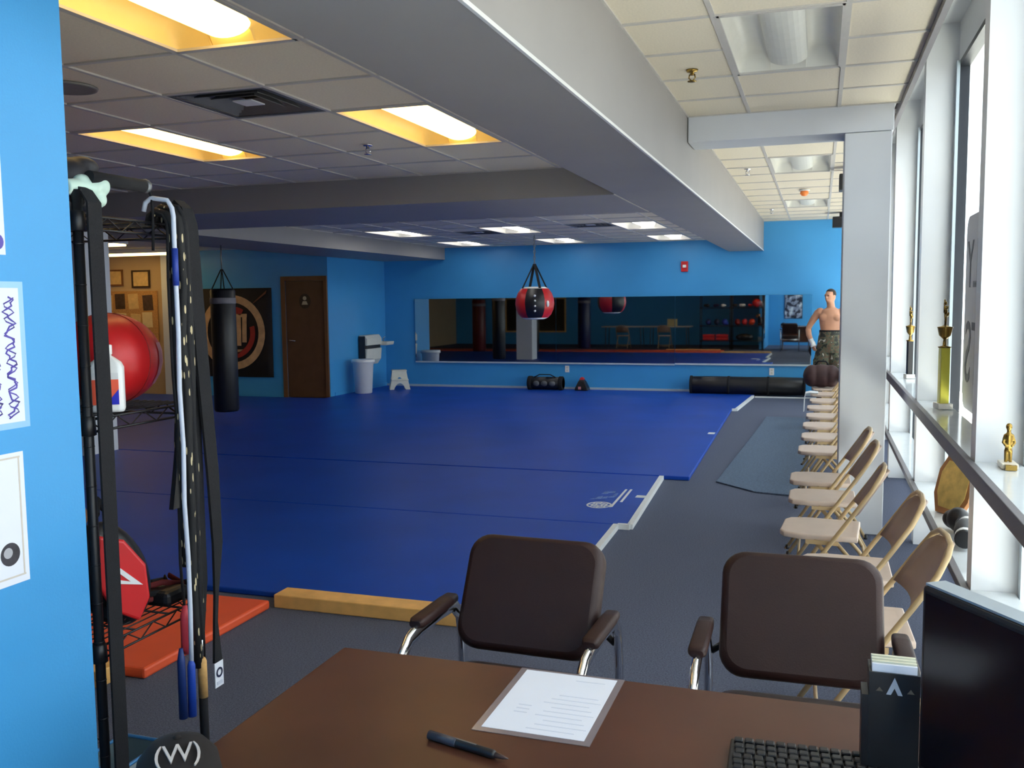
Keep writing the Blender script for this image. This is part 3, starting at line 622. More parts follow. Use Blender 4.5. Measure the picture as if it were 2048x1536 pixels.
# ------------------------------------------------------------------ wire racks
def rack(label, x1, x0, y0, y1, zs):
    t = thing('wire_rack', label, 'rack', (0, 0, 0), 0, 'black wire shelving racks')
    for x in (x0, x1):
        for y in (y0, y1):
            p = MB().cyl((x, y, .02), (x, y, zs[-1] + .06), .0127, n=12)
            z = .1
            while z < zs[-1]:
                p.lathe([(.0128, -.002), (.0138, 0), (.0128, .002)], (x, y, z), 10); z += .1
            p.lathe([(.02, 0), (.022, .01), (.014, .03)], (x, y, 0.0), 12)
            p.build('post', BLACKM, t)
    for z in zs:
        m = MB(); h = .032
        for a, b in (((x0, y0), (x1, y0)), ((x1, y0), (x1, y1)), ((x1, y1), (x0, y1)), ((x0, y1), (x0, y0))):
            m.cyl((*a, z), (*b, z), .0035, n=6).cyl((*a, z - h), (*b, z - h), .0035, n=6)
            L = math.dist(a, b); k = max(4, int(L / .045)); pts = []
            for i in range(k + 1): q = i / k; pts.append((a[0] + (b[0] - a[0]) * q, a[1] + (b[1] - a[1]) * q, z - (h if i % 2 else 0)))
            m.tube(pts, .0022, 5)
        m.build('shelf_rim', BLACKM, t)
        w = MB(); k = int((x1 - x0) / .026)
        for i in range(1, k): x = x0 + (x1 - x0) * i / k; w.cyl((x, y0, z + .004), (x, y1, z + .004), .002, n=5)
        for i in (1, 2): y = y0 + (y1 - y0) * i / 3; w.cyl((x0, y, z), (x1, y, z), .003, n=5)
        w.build('shelf_wires', BLACKM, t)
        for x in (x0, x1):
            for y in (y0, y1): MB().lathe([(.0135, -.04), (.019, -.038), (.017, .008), (.0135, .01)], (x, y, z), 10).build('sleeve', BLACKP, t)
    return t
RX, RY0, RY1 = -1.72, 1.845, 2.245; ZS = [.30, .785, 1.366, 1.87]
rack('black wire rack standing at the end of the blue partition', RX, -2.66, RY0, RY1, ZS)
rack('second black wire rack, seen in the mirror', -2.72, -3.66, RY0, RY1, ZS)

# red medicine ball
t = thing('medicine_ball', 'large red leather ball on the middle rack shelf', 'ball', (-1.90, 2.13, 1.371 + .128))
MB().ell((0, 0, 0), (.14, .142, .128), nu=36, nv=24).build('body', REDV, t)
sm = MB()
for a in (0, 60, 120):
    pts = [(.1405 * math.cos(q) * math.cos(math.radians(a)), .1425 * math.cos(q) * math.sin(math.radians(a)), .1285 * math.sin(q)) for q in [2 * math.pi * i / 40 for i in range(40)]]
    sm.tube(pts, .0014, 5, closed=True)
sm.build('seam', mat('dark_red_seam', (120, 16, 18), .5), t)
t_l = wedge(18, 52, [(.1425 * math.cos(q), .1298 * math.sin(q)) for q in (-.6, -.35, -.1, .15, .35)]); t_l.build('logo_patch', mat('faded_pink_print', (206, 130, 136), .5), t)
# rubbing alcohol jug
t = thing('plastic_jug', 'white plastic jug with orange and blue label on the middle shelf', 'bottle', (-1.765, 1.965, 1.373), math.radians(35))
MB().loft([[Vector((x * q, y * q2, z)) for x, y in rrect(-.043, .043, -.028, .028, .014)] for q, q2, z in ((.94, .94, 0), (1, 1, .008), (1, 1, .115), (.86, .9, .128), (.45, .6, .142), (.33, .5, .145), (.33, .5, .150))]).build('body', WHITEPL, t)
MB().lathe([(.016, .149), (.017, .150), (.017, .172), (.015, .174), (.002, .174)], n=18).build('cap', WHITEPL, t)
lab = MB().box(-.032, .032, -.0295, -.0285, .02, .085).build('label', mat('orange_label', (240, 96, 66), .4, var=.03), t)
MB().box(-.032, .032, -.0295, -.0286, .085, .102).build('label_header', FACE_W, t)
MB().prism([(.032, .02), (.032, .06), (0.0, .02)], -.0305, -.0296, 'xz').build('label_corner', mat('blue_label', (26, 36, 190), .4, var=0), t)
# boxing pad leaning on the lower shelf
t = thing('punch_mitt', 'black and red punch mitt with white chevron on the lower shelf', 'boxing pad', (-1.79, 1.985, .925), math.radians(62))
Mr = Matrix.Rotation(math.radians(-20), 4, 'Y')
MB().ell((0, .02, .0), (.095, .055, .155), Mr, 26, 16).build('body', BLACKV, t)
face = [(-.005, .135), (.05, .09), (.075, .0), (.05, -.09), (0.0, -.135), (-.05, -.07), (-.06, .03)]
fo = MB().prism([(x, z) for x, z in face], -.046, -.03, 'xz').build('target_face', REDV, t, bevel=0.01, seg=3); fo.matrix_local = Mr
lg = MB()
def tri_ring(mb, P, Q, d0, d1):
    for i in range(3): mb.prism([P[i], P[(i + 1) % 3], Q[(i + 1) % 3], Q[i]], d0, d1, 'xz')
tri_ring(lg, [(-.005, .06), (-.03, .005), (.045, -.045)], [(-.006, .035), (-.014, .008), (.02, -.02)], -.0485, -.0465)
lo = lg.build('chevron_logo', FACE_W, t); lo.matrix_local = Mr
MB().tube([(-.02, .06, .16), (0, .10, .19), (.03, .09, .15)], .012, 8).build('wrist_strap', BLACKC, t)
t = thing('leather_glove', 'brown leather glove tucked behind the punch mitt', 'glove', (-1.86, 1.90, 1.1))
o = MB().ell((0, 0, 0), (.06, .05, .045)).ell((.03, -.03, .02), (.03, .02, .03)).ell((-.04, .01, -.03), (.05, .04, .05)).build('glove_body', mat('brown_leather', (120, 78, 44), .55, var=.15), t); remesh(o, .006)
# straps and mitts lying on the lower shelf
t = thing('strap_bundle', 'tangle of black straps on the lower rack shelf', 'straps', (-1.80, 2.1, .795))
for k in range(5):
    pts = [(random.uniform(-.06, .07), -.1 + .05 * i + random.uniform(-.03, .03), .012 + .02 * abs(math.sin(i * 1.3 + k)) + .006 * k) for i in range(6)]
    MB().tube(pts, .009, 7, flat=.45).build('strap', BLACKC if k % 4 else mat('maroon_webbing', (110, 34, 36), .8), t)
MB().box(-.07, .07, .02, .12, .0, .045).build('buckle_pouch', BLACKV, t, bevel=0.014)
t = thing('plastic_tray', 'blue-rimmed clear tray on the bottom rack shelf', 'tray', (-1.80, 1.99, .306))
MB().loft([[Vector((x * q, y * q, z)) for x, y in rrect(-.07, .07, -.09, .09, .02)] for q, z in ((.85, 0), (.9, .004), (1.0, .12), (.97, .12), (.86, .01))]).build('body', mat('smoky_plastic', (84, 104, 112), .25, var=.05), t)
MB().tube([(x, y, .12) for x, y in rrect(-.07, .07, -.09, .09, .02)], .005, 8, closed=True).build('rim', mat('blue_rim', (60, 130, 190), .35), t)
# things on top of the rack
t = thing('foam_bone', 'pale mint rubber bone-shaped grip on top of the rack', 'training prop', (-1.725, 1.915, 1.935))
o = MB().tube([(-.01, -.09, .0), (-.01, -.04, .006), (-.0, .0, .004)], [.02, .021, .024], 14).ell((.0, .014, .012), (.026, .026, .027)).ell((.004, .006, -.022), (.019, .02, .02)).ell((-.012, -.03, .02), (.02, .026, .018)).build('grip', mat('pale_mint_rubber', (198, 222, 208), .45, var=.03), t); remesh(o, .004, 3)
t = thing('foam_nunchaku', 'black foam baton with grey cap and cord on top of the rack', 'training weapon', (-1.72, 1.93, 1.965))
MB().cyl((0, -.04, 0), (0, .155, .0), .017, n=18).build('foam_grip', mat('black_foam', (22, 22, 26), .95), t)
MB().lathe([(.003, .155), (.018, .155), (.019, .16), (.018, .168), (.003, .17)], axis='y', n=18).build('end_cap', GREYM, t)
MB().tube([(.004, .165, 0), (.012, .172, -.03), (.012, .172, -.10), (.01, .17, -.17)], .004, 6).build('cord', BLACKC, t)
t = thing('boxing_glove', 'dark boxing glove on top of the rack, partly behind the partition', 'glove', (-1.80, 1.90, 1.945))
o = MB().ell((0, 0, .02), (.07, .06, .055)).ell((-.03, -.05, .0), (.05, .05, .05)).ell((.02, .03, .05), (.045, .04, .03)).build('glove_body', mat('charcoal_leather', (44, 42, 46), .6, var=.15), t); remesh(o, .006)

# belts, ropes and handles hanging on the end of the rack
def belt(label, pts, w, m=BLACKC, wdir=(0, 1, 0), t=.005, extra=None):
    o = MB().ribbon(pts, wdir, w, t).build('hanging_belt', m)
    return tag(o, label, 'belt', 'belts hanging on the rack')
tag(MB().ribbon([(-1.74, 1.868, 1.90), (-1.715, 1.868, 1.935), (-1.69, 1.868, 1.90), (-1.688, 1.868, 1.4), (-1.688, 1.868, .9), (-1.688, 1.866, .25)], (0, 1, 0), [.04, .042, .046, .047, .046, .046], .006).build('hanging_belt', BLACKC), 'wide black belt hanging down the near side of the rack', 'belt', 'belts hanging on the rack')
b1 = thing('hanging_belt', 'black belt with white emblem tag, outermost of the bundle', 'belt', (0, 0, 0), 0, 'belts hanging on the rack')
MB().ribbon([(-1.74, 2.205, 1.86), (-1.725, 2.207, 1.915), (-1.705, 2.21, 1.935), (-1.685, 2.214, 1.915), (-1.675, 2.218, 1.87), (-1.67, 2.235, 1.5), (-1.668, 2.262, 1.15), (-1.668, 2.27, .95), (-1.668, 2.255, .80), (-1.668, 2.247, .72), (-1.668, 2.25, .60)], (0, 1, 0), [.04, .04, .042, .046, .05, .052, .05, .042, .016, .014, .036], .008).build('webbing', BLACKC, b1)
MB().box(-1.666, -1.6635, 2.23, 2.27, .525, .60).build('tag_cloth', PAPER, b1)
tg = ringxz(.009, .015, 0, 360, 0, .001, 24, (0, 0)).build('tag_emblem', mat('navy_print', (24, 30, 64), .6), b1); tg.matrix_local = Matrix.Translation((-1.662, 2.25, .568)) @ Matrix.Rotation(math.radians(90), 4, 'Z')
MB().box(-1.6632, -1.6622, 2.238, 2.262, .532, .542).build('tag_line', PRINT, b1)
tag(MB().ribbon([(-1.74, 2.185, 1.87), (-1.71, 2.187, 1.925), (-1.69, 2.19, 1.88), (-1.688, 2.195, 1.3), (-1.688, 2.20, .85), (-1.688, 2.19, .7)], (0, 1, 0), [.07, .072, .075, .085, .075, .05], .012).build('hanging_belt', BLACKC), 'black belt doubled over behind the braided ropes', 'belt', 'belts hanging on the rack')
def rope(label, y, x, z0, z1, r, m, seed, name='jump_rope', cat='rope', hang=True):
    rnd = random.Random(seed); t = thing(name, label, cat, (0, 0, 0), 0, 'ropes hanging on the rack')
    pts = [(-1.735, y - .012, z1 - .035), (-1.728, y - .012, z1 - .012), (-1.71, y - .010, z1), (x - .012, y - .006, z1 - .008), (x - .002, y - .002, z1 - .028), (x, y, z1 - .05)]
    k = 8
    for i in range(1, k + 1): pts.append((x + rnd.uniform(-.002, .002), y + rnd.uniform(-.006, .006) + .0 * i / k, z1 - .05 - (z1 - .05 - z0) * i / k))
    MB().tube(pts, r, 8).build('rope_cord', m, t)
    return t, pts[-1]
rope('black and gold braided rope on the left of the bundle', 2.13, -1.672, .92, 1.90, .012, ROPE, 1)
rope('black and gold braided rope in the middle of the bundle', 2.15, -1.662, .62, 1.91, .013, ROPE, 2)
rope('black and gold braided rope beside the doubled belt', 2.178, -1.668, .80, 1.90, .012, ROPE, 5)
t, e = rope('white jump rope with blue tape and blue handle', 2.112, -1.65, .64, 1.935, .0065, mat('white_pvc_cord', (206, 212, 226), .4, var=.03), 3)
MB().tube([(-1.65, 2.112, 1.80), (-1.65, 2.112, 1.70)], .0085, 10).build('blue_tape', mat('blue_tape', (34, 60, 150), .5), t)
BLUEH = mat('blue_foam_handle', (30, 70, 170), .5, var=.05)
MB().tube([(-1.65, e[1], .66), (-1.65, e[1], .645), (-1.65, e[1] - .004, .50)], [.006, .011, .012], 14).build('handle', BLUEH, t)
MB().tube([(-1.665, e[1] - .022, .70), (-1.665, e[1] - .023, .665), (-1.665, e[1] - .023, .50)], [.005, .011, .012], 14).build('handle', mat('dark_blue_handle', (26, 50, 110), .5), t)
t, e2 = rope('jump rope with red translucent handle in the bundle', 2.118, -1.675, .80, 1.90, .004, BLACKC, 4)
MB().tube([(-1.675, e2[1], .81), (-1.675, e2[1], .78), (-1.675, e2[1], .69), (-1.675, e2[1], .67)], [.006, .014, .015, .008], 14).build('handle', mat('red_handle', (206, 62, 74), .4, var=.04), t)
t, e3 = rope('rope with chrome swivel, cork grip and black foam end', 2.16, -1.655, .70, 1.92, .008, BLACKC, 6)
yq = e3[1]
MB().tube([(-1.655, yq, .715), (-1.655, yq, .64)], .005, 10).build('swivel', CHROME, t)
MB().tube([(-1.655, yq, .645), (-1.655, yq, .635), (-1.655, yq, .53)], [.009, .013, .013], 14).build('cork_grip', mat('cork_grip', (206, 160, 98), .7, var=.15, scale=60), t)
MB().tube([(-1.655, yq, .53), (-1.655, yq, .37)], .012, 14).build('foam_end', MATS['black_foam'], t)
t = thing('hanging_strap', 'short strap', 'strap', (0, 0, 0), 0, 'belts hanging on the rack')
t['label'] = 'short black leather strap flaring out left of the bundle'
MB().ribbon([(-1.68, 2.13, 1.25), (-1.678, 2.12, 1.16), (-1.676, 2.112, 1.09)], (0, 1, 0), [.015, .035, .055], .014).build('flared_end', BLACKV, t)
MB().tube([(-1.68, 2.13, 1.9), (-1.68, 2.13, 1.25)], .006, 6).build('cord', BLACKC, t)

# gear on the racks that shows in the mirror
def blob_thing(name, label, cat, loc, ells, m, vox=.012, group='gear on the racks'):
    mb = MB()
    for c, r in ells: mb.ell(c, r)
    o = mb.build(name, m, None, loc); remesh(o, vox, 3); return tag(o, label, cat, group)
GL_E = [((0, 0, .05), (.08, .06, .05)), ((.07, .02, .055), (.06, .05, .045)), ((.02, -.06, .05), (.05, .03, .03))]
spots = [(-2.0, 1.87, 'black boxing glove'), (-2.25, 1.87, 'red boxing glove'), (-2.48, 1.87, 'yellow boxing glove'), (-2.9, 1.87, 'white boxing glove'), (-3.15, 1.87, 'charcoal boxing glove'), (-3.42, 1.87, 'maroon boxing glove'),
         (-2.12, 1.366, 'red leather glove'), (-2.33, 1.366, 'white leather glove'), (-2.56, 1.366, 'black leather glove'), (-2.95, 1.366, 'white sparring glove'), (-3.2, 1.366, 'navy sparring glove'), (-3.45, 1.366, 'black sparring glove'),
         (-2.05, .785, 'orange sparring helmet'), (-2.28, .785, 'red sparring helmet'), (-2.5, .785, 'dark red sparring helmet'), (-2.9, .785, 'blue sparring helmet'), (-3.15, .785, 'navy sparring helmet'), (-3.42, .785, 'dark blue sparring helmet')]
cm = {'black': BLACKV, 'red': REDV, 'yellow': mat('yellow_vinyl', (216, 200, 70), .4), 'white': WHITEPL, 'charcoal': PADSIL, 'maroon': mat('maroon_vinyl', (110, 30, 36), .4), 'navy': NAVYV, 'orange': mat('orange_red_vinyl', (226, 70, 36), .4), 'dark red': mat('crimson_vinyl', (130, 22, 26), .4), 'blue': mat('royal_blue_vinyl', (30, 60, 170), .4), 'dark blue': mat('deep_blue_vinyl', (22, 34, 104), .4)}
proto = {}
for x, z, lab in spots:
    kind = 'helmet' if 'helmet' in lab else 'glove'; key = lab.replace('boxing', '|').replace('leather', '|').replace('sparring', '|').split('|')[0].strip()
    shelf = {1.87: 'top', 1.366: 'middle', .785: 'lower'}[z]; which = 'nearer' if x > -2.7 else 'second'
    L = f'{lab} on the {shelf} shelf of the {which} rack, seen in the mirror'
    if kind not in proto:
        E_ = GL_E if kind == 'glove' else [((0, 0, .1), (.09, .1, .1)), ((0, .04, .05), (.07, .09, .05))]
        o = blob_thing('boxing_glove' if kind == 'glove' else 'sparring_helmet', L, kind, (x, 2.06, z + .012), E_, cm[key]); proto[kind] = o
    else:
        o = bpy.data.objects.new('boxing_glove' if kind == 'glove' else 'sparring_helmet', proto[kind].data.copy()); COL.objects.link(o); o.location = (x, 2.06, z + .012); o.data.materials.clear(); o.data.materials.append(cm[key]); tag(o, L, kind, 'gear on the racks')
    o.rotation_euler = (0, 0, random.uniform(0, 6))
for i, x in enumerate((-2.98, -3.4)):
    for j in range(2):
        tag(MB().box(-.19, .19, -.15, .15, 0, .09).build('kick_pad', REDV, None, (x, 2.04, .31 + j * .095), bevel=.02), f'red rectangular kick pad, {"upper" if j else "lower"} of the {"right" if i == 0 else "left"} stack on the second rack', 'pad', 'red kick pads')
tag(blob_thing('gear_bag', '', 'bag', (-2.28, 2.05, .306), [((0, 0, .11), (.22, .13, .11)), ((.15, 0, .1), (.12, .12, .09)), ((-.15, 0, .1), (.12, .12, .09))], BLACKV), 'black gear bag on the bottom rack shelf, seen in the mirror', 'bag')

# papers on the partition
def paper(label, y0, y1, z0, z1, name='wall_paper_sheet'):
    t = thing(name, label, 'paper', (-1.70, 0, 0), 0, 'papers taped to the partition')
    MB().box(0, .0015, y0, y1, z0, z1).build('sheet', PAPER, t)
    return t
PURP = mat('purple_marker', (92, 78, 170), .6, var=.1); TANB = mat('tan_border', (206, 196, 184), .6, var=0)
p1 = paper('white paper sheet highest on the blue partition', 1.40, 1.607, 1.762, 2.02)
MB().prism(circle(1.585, 1.79, .018, 16), .0015, .002, 'yz').build('print_mark', PURP, p1)
p2 = paper('white paper with purple curly lettering on the partition', 1.40, 1.634, 1.392, 1.69)
MB().box(-.0003, .0006, 1.385, 1.648, 1.378, 1.704).build('laminate', mat('laminate_film', (150, 196, 232), .15, var=0), p2)
for k, yy in enumerate((1.605, 1.56)):
    pts = [(0.002, yy + .012 * math.sin(i * .9) + .006 * math.sin(i * 2.3), 1.67 - i * .0065) for i in range(42)]
    MB().tube(pts, .0022, 5, flat=1).build('curly_lettering', PURP, p2)
    pts = [(0.002, yy + .014 * math.cos(i * 1.3), 1.668 - i * .0065) for i in range(42)]
    MB().tube(pts, .0016, 5).build('curly_lettering', PURP, p2)
p3 = paper('white certificate with tan border and dark round seal on the partition', 1.38, 1.622, 1.03, 1.325)
MB().box(.0015, .002, 1.39, 1.612, 1.312, 1.316).box(.0015, .002, 1.39, 1.612, 1.045, 1.049).box(.0015, .002, 1.606, 1.61, 1.049, 1.312).build('border', TANB, p3)
MB().prism(circle(1.572, 1.10, .026, 24), .0015, .0022, 'yz').build('seal', mat('dark_seal', (60, 58, 66), .3, var=.3, scale=40), p3)
MB().prism(circle(1.566, 1.104, .012, 16), .0022, .0026, 'yz').build('seal_dot', mat('grey_seal', (170, 170, 176), .3, var=.1), p3)  # paler grey dot within the seal's round mark

# ------------------------------------------------------------------ desk and what is on it
DZt = .75
t = thing('desk', 'dark brown laminate desk in the foreground', 'desk', (0, 0, 0))
MB().box(-1.17, .56, 1.26, 2.11, DZt - .035, DZt).build('desk_top', DESKM, t, bevel=.004)
MB().box(-1.13, -1.10, 1.3, 2.05, 0, DZt - .035).build('side_panel', DESKM, t); MB().box(.49, .52, 1.3, 2.05, 0, DZt - .035).build('side_panel', DESKM, t)
MB().box(-1.10, .49, 1.98, 2.0, .25, DZt - .035).build('modesty_panel', DESKM, t)
t = thing('laminated_sheet', 'laminated white printed sheet lying on the desk', 'paper', (-.5525, 1.935, DZt), math.radians(-.5))
MB().box(-.128, .128, -.173, .173, .0003, .0015).build('laminate', LAMIN, t)
MB().box(-.112, .112, -.155, .163, .0015, .0022).build('sheet', PAPER, t)
for i in range(9):
    y = -.135 + i * .022; x0 = -.02 + .012 * ((i * 7) % 3); MB().box(x0, .085 + .01 * ((i * 5) % 3), y, y + .004, .0022, .0024).build('print_line', PRINT, t)
for i in range(3): MB().box(-.07, -.04, -.03 - i * .018, -.026 - i * .018, .0022, .0024).build('print_line', PRINT, t)
MB().box(.02, .09, .13, .134, .0022, .0024).build('print_line', PRINT, t)
t = thing('marker_pen', 'black marker pen lying on the desk', 'pen', (-.655, 1.675, DZt + .009), math.radians(-14.7))
MB().lathe([(.002, -.095), (.0085, -.093), (.009, -.03), (.009, .06), (.006, .066)], axis='x', n=16).build('barrel', BLACKP, t)
MB().lathe([(.0095, -.098), (.0095, -.03), (.009, -.028)], axis='x', n=16).build('cap', mat('grey_pen_cap', (70, 70, 78), .35), t)
MB().lathe([(.006, .066), (.004, .085), (.001, .096)], axis='x', n=12).build('tip', mat('brown_tip', (70, 52, 48), .5), t)
MB().box(-.03, .02, -.002, .002, .0088, .0098).build('print_strip', GREYM, t)
# keyboard
t = thing('keyboard', 'black computer keyboard at the desk edge', 'keyboard', (-.155, 1.855, DZt), math.radians(1.5))
MB().prism([(0, 0), (.44, 0), (.44, -.15), (0, -.15)], .002, .016, 'xy').build('case', BLACKP, t, bevel=.004)
kme = MB().loft([[Vector((x * q, y * q, z)) for x, y in rrect(-.0085, .0085, -.0085, .0085, .002, 1)] for q, z in ((1, 0), (.98, .006), (.8, .008))], smooth=False).mesh('key'); kme.materials.append(mat('black_keycap', (17, 17, 23), .4, var=.05))
for r in range(6):
    for c in range(21):
        if c in (15,) or (c > 15 and r == 5 and c < 17): continue
        inst(kme, 'key', t, (.016 + c * .0202 + (r % 3) * .002, -.016 - r * .0215 - (.004 if r else 0), .0155))
# monitor
ang = math.atan2(-.416, .277)
t = thing('computer_monitor', 'black computer monitor seen at an angle on the right of the desk', 'monitor', (.205, 1.73, DZt), ang)
MB().box(0, .50, -.035, .012, .07, .405).build('housing', BLACKP, t, bevel=.008)
MB().box(.012, .488, -.0365, -.035, .085, .392).build('screen', mat('dark_screen', (12, 12, 22), .15, var=0), t)
MB().box(.004, .496, -.03, .010, .4045, .4085).build('top_edge', mat('silver_edge', (150, 160, 168), .3, var=.05), t)
MB().box(.22, .28, .012, .035, .01, .22).build('stand_neck', BLACKP, t, bevel=.005)
MB().box(.13, .37, -.05, .11, .0, .014).build('stand_base', BLACKP, t, bevel=.005)
# brochure box
t = thing('brochure_box', 'tall black brochure box with white peak logo on the desk', 'box', (.1, 1.80, DZt))
MB().box(0, .088, 0, .004, 0, .205).box(0, .004, .004, .06, 0, .205).box(.084, .088, .004, .06, 0, .205).box(0, .088, .06, .064, 0, .205).box(0, .088, 0, .064, 0, .004).build('case', BLACKP, t)
for i in range(7): MB().box(.005, .083, .006 + i * .0075, .0125 + i * .0075, .005, .219 + .003 * (i % 2)).build('brochure', [PAPER, mat('cream_brochure', (216, 214, 190), .5, var=.04)][i % 2], t)
MB().prism([(.03, .165), (.044, .198), (.058, .165), (.05, .165), (.044, .178), (.038, .165)], -.001, 0, 'xz').build('peak_logo', mat('pale_grey_logo', (170, 178, 190), .5, var=0), t)
MB().prism([(.012, .17), (.018, .178), (.024, .17)], -.001, 0, 'xz').prism([(.066, .17), (.072, .178), (.078, .17)], -.001, 0, 'xz').build('small_logo', mat('dim_logo', (90, 84, 74), .5, var=0), t)
MB().box(-.012, -.0002, .0, .06, 0, .16).build('side_flap', BLACKP, t)
# cap on the desk corner
t = thing('baseball_cap', 'dark brown cap with white embroidered monogram on the desk corner', 'cap', (-1.115, 1.375, DZt), math.radians(39))
CAPM = mat('dark_brown_twill', (24, 17, 15), .9, var=.15, scale=80)
MB().lathe([(.075, .0), (.078, .03), (.071, .065), (.05, .09), (.02, .1), (.003, .101)], n=28).build('crown', CAPM, t)
MB().prism([(.085 * math.cos(a), .085 * math.sin(a)) for a in [math.pi * (1.15 + .7 * i / 10) for i in range(11)]] + [(.08 * math.cos(a), -.06 + .11 * math.sin(a)) for a in [math.pi * (1.85 - .7 * i / 10) for i in range(11)]], .002, .007, 'xy').build('brim', CAPM, t)
MB().ell((0, 0, .102), (.008, .008, .005), nu=10, nv=6).build('button', CAPM, t)
mg = text_obj('monogram', '(W)', .05, mat('pale_thread', (186, 176, 170), .8, var=.1), t, Matrix.Translation((0.0, -.047, .0915)) @ Matrix.Rotation(math.radians(33), 4, 'X'), .003)

# ------------------------------------------------------------------ brown guest chairs
def guest_chair(label, loc, rz):
    t = thing('guest_chair', label, 'chair', loc, rz, 'brown guest chairs')
    # local: faces -y (towards the desk)
    def pad(w, h, th, bulge, M, nx=10, nz=8, r=.06):
        A = []
        rings = []
        prof = rrect(-w / 2, w / 2, -h / 2, h / 2, r, 6)
        for q, d in ((.9, -th / 2 - bulge), (.97, -th / 2 + .004 - bulge * .5), (1, -th / 4), (1, th / 4), (.97, th / 2 - .004), (.9, th / 2)):
            rings.append([M @ Vector((x * q, d, z * q)) for x, z in prof])
        return MB().loft(rings)
    lean = Matrix.Translation((0, .17, .705)) @ Matrix.Rotation(math.radians(-28), 4, 'X')
    pad(.46, .37, .06, .012, lean, r=.07).build('backrest', BROWNV, t)
    seat = Matrix.Translation((0, -.08, .44)) @ Matrix.Rotation(math.radians(90), 4, 'X')
    pad(.47, .46, .08, .0, seat, r=.06).build('seat', BROWNV, t)
    for s in (-1, 1):
        x = s * .272
        pts = [(x, -.27, .0), (x, -.262, .35), (x, -.25, .52), (x, -.225, .60), (x, -.17, .642), (x, -.10, .655), (x, .05, .658), (x, .16, .65), (x, .215, .60), (x, .235, .5), (x, .26, .0)]
        MB().tube(pts, .025, 14, flat=.55, up=(0, 1, 0)).build('side_frame', CHROME, t)
        rg = [[Vector((x + a * q, y, .676 + b * q2)) for a, b in rrect(-.026, .026, -.014, .018, .012, 3)] for q, q2, y in ((.7, .6, -.125), (1, 1, -.105), (1, 1, .1), (.9, .9, .15))]
        MB().loft(rg).build('armrest', BROWNV, t)
        MB().tube([(s * .2, .24, .60), (s * .262, .22, .56)], .011, 8).build('back_bracket', BLACKM, t)
        MB().tube([(s * .232, -.05, .40), (s * .262, -.05, .40), (x, -.05, .42)], .012, 8).build('seat_bracket', BLACKM, t)
    MB().tube([(-.265, -.258, .36), (.265, -.258, .36)], .012, 8).build('cross_bar', CHROME, t); MB().tube([(-.262, .24, .36), (.262, .24, .36)], .012, 8).build('cross_bar', CHROME, t)
    return t
guest_chair('brown guest chair on the left, in front of the mats', (-.87, 2.62, 0), math.radians(-2))
guest_chair('brown guest chair on the right, beside the folding chairs', (-.035, 2.64, 0), math.radians(1))

# ------------------------------------------------------------------ folding chairs
def folding_chair():
    t = thing('folding_chair', 'x', 'chair', (0, 0, 0), 0, 'tan folding chairs along the windows')
    # faces +y
    W = .215; r = .011
    arc = [(-W, .25, .0), (-W, .055, .30), (-W + .004, -.13, .57), (-W + .012, -.21, .69), (-W + .045, -.245, .752), (-W + .1, -.262, .778), (0, -.268, .786)]
    fullp = arc + [(-x, y, z) for x, y, z in reversed(arc[:-1])]
    MB().tube(fullp, r, 10).build('back_frame', TANTUBE, t)
    rear = [(-W + .03, -.26, 0), (-W + .03, -.17, .16), (-W + .03, .06, .42)]
    for s in (-1, 1): MB().tube([(-s * x, y, z) for x, y, z in rear], r, 10).build('rear_leg', TANTUBE, t)
    MB().tube([(-W + .03, -.205, .1), (W - .03, -.205, .1)], .008, 8).build('stretcher', TANTUBE, t)
    MB().tube([(-W, .172, .12), (W, .172, .12)], .008, 8).build('stretcher', TANTUBE, t)
    prof = [(-.185, -.17), (.185, -.17), (.195, .1), (.17, .19), (.12, .215), (-.12, .215), (-.17, .19), (-.195, .1)]
    rings = [[Vector((x * q, y * q + .02, z - y * .0)) for x, y in prof] for q, z in ((.985, .418), (1, .424), (1, .443), (.97, .449), (.8, .444))]
    MB().loft(rings).build('seat', TANSEAT, t, bevel=.003)
    # curved backrest plate between the uprights
    mb = MB(); R = []
    for k in range(6):
        q = k / 5; z = .55 + q * .215; y = -.118 - q * .135; w = W - .016 - (0.05 * max(0, q - .55) / .45 if q > .55 else 0) - (.05 * (q - .85) / .15 if q > .85 else 0)
        R.append([Vector((-w + 2 * w * i / 8, y - .035 * (1 - (2 * i / 8 - 1) ** 2), z)) for i in range(9)])
    mb.loft(R, closed=False, cap=False); o = mb.build('backrest', TANBACK, t); s = o.modifiers.new('thick', 'SOLIDIFY'); s.thickness = .012; s.offset = 0
    for s in (-1, 1):
        for yy, zz in ((.24, 0), (-.26, 0)): MB().lathe([(.013, 0), (.014, .004), (.012, .03)], (s * (W if yy > 0 else W - .03), yy - (.0 if yy > 0 else 0), zz), 10).build('foot_cap', BLACKP, t)
        MB().box(s * (W - .018) - .003, s * (W - .018) + .003, -.06, .1, .40, .42).build('hinge_plate', TANTUBE, t)
    return t
fc = folding_chair()
order = [(.185, 3.62, 92, 'tan folding chair nearest the camera, half hidden by the monitor'), (.17, 4.35, 90, 'tan folding chair, second from the monitor'), (.065, 5.08, 86, 'pale folding chair with wide pinkish seat, third from the monitor'),
         (.075, 5.9, 90, 'tan folding chair, second in front of the grey column'), (.065, 6.5, 90, 'tan folding chair right in front of the grey column'),
         (.09, 7.75, 90, 'tan folding chair just past the grey column'), (.10, 8.5, 90, 'second tan folding chair past the grey column'), (.10, 9.25, 90, 'third tan folding chair past the grey column'),
         (.12, 10.0, 90, 'fourth tan folding chair past the grey column'), (.12, 10.75, 90, 'fifth tan folding chair past the grey column'), (.14, 11.5, 90, 'sixth tan folding chair past the grey column'), (.14, 12.3, 90, 'seventh tan folding chair past the grey column'),
         (.15, 13.1, 90, 'tan folding chair nearest the shirtless person')]
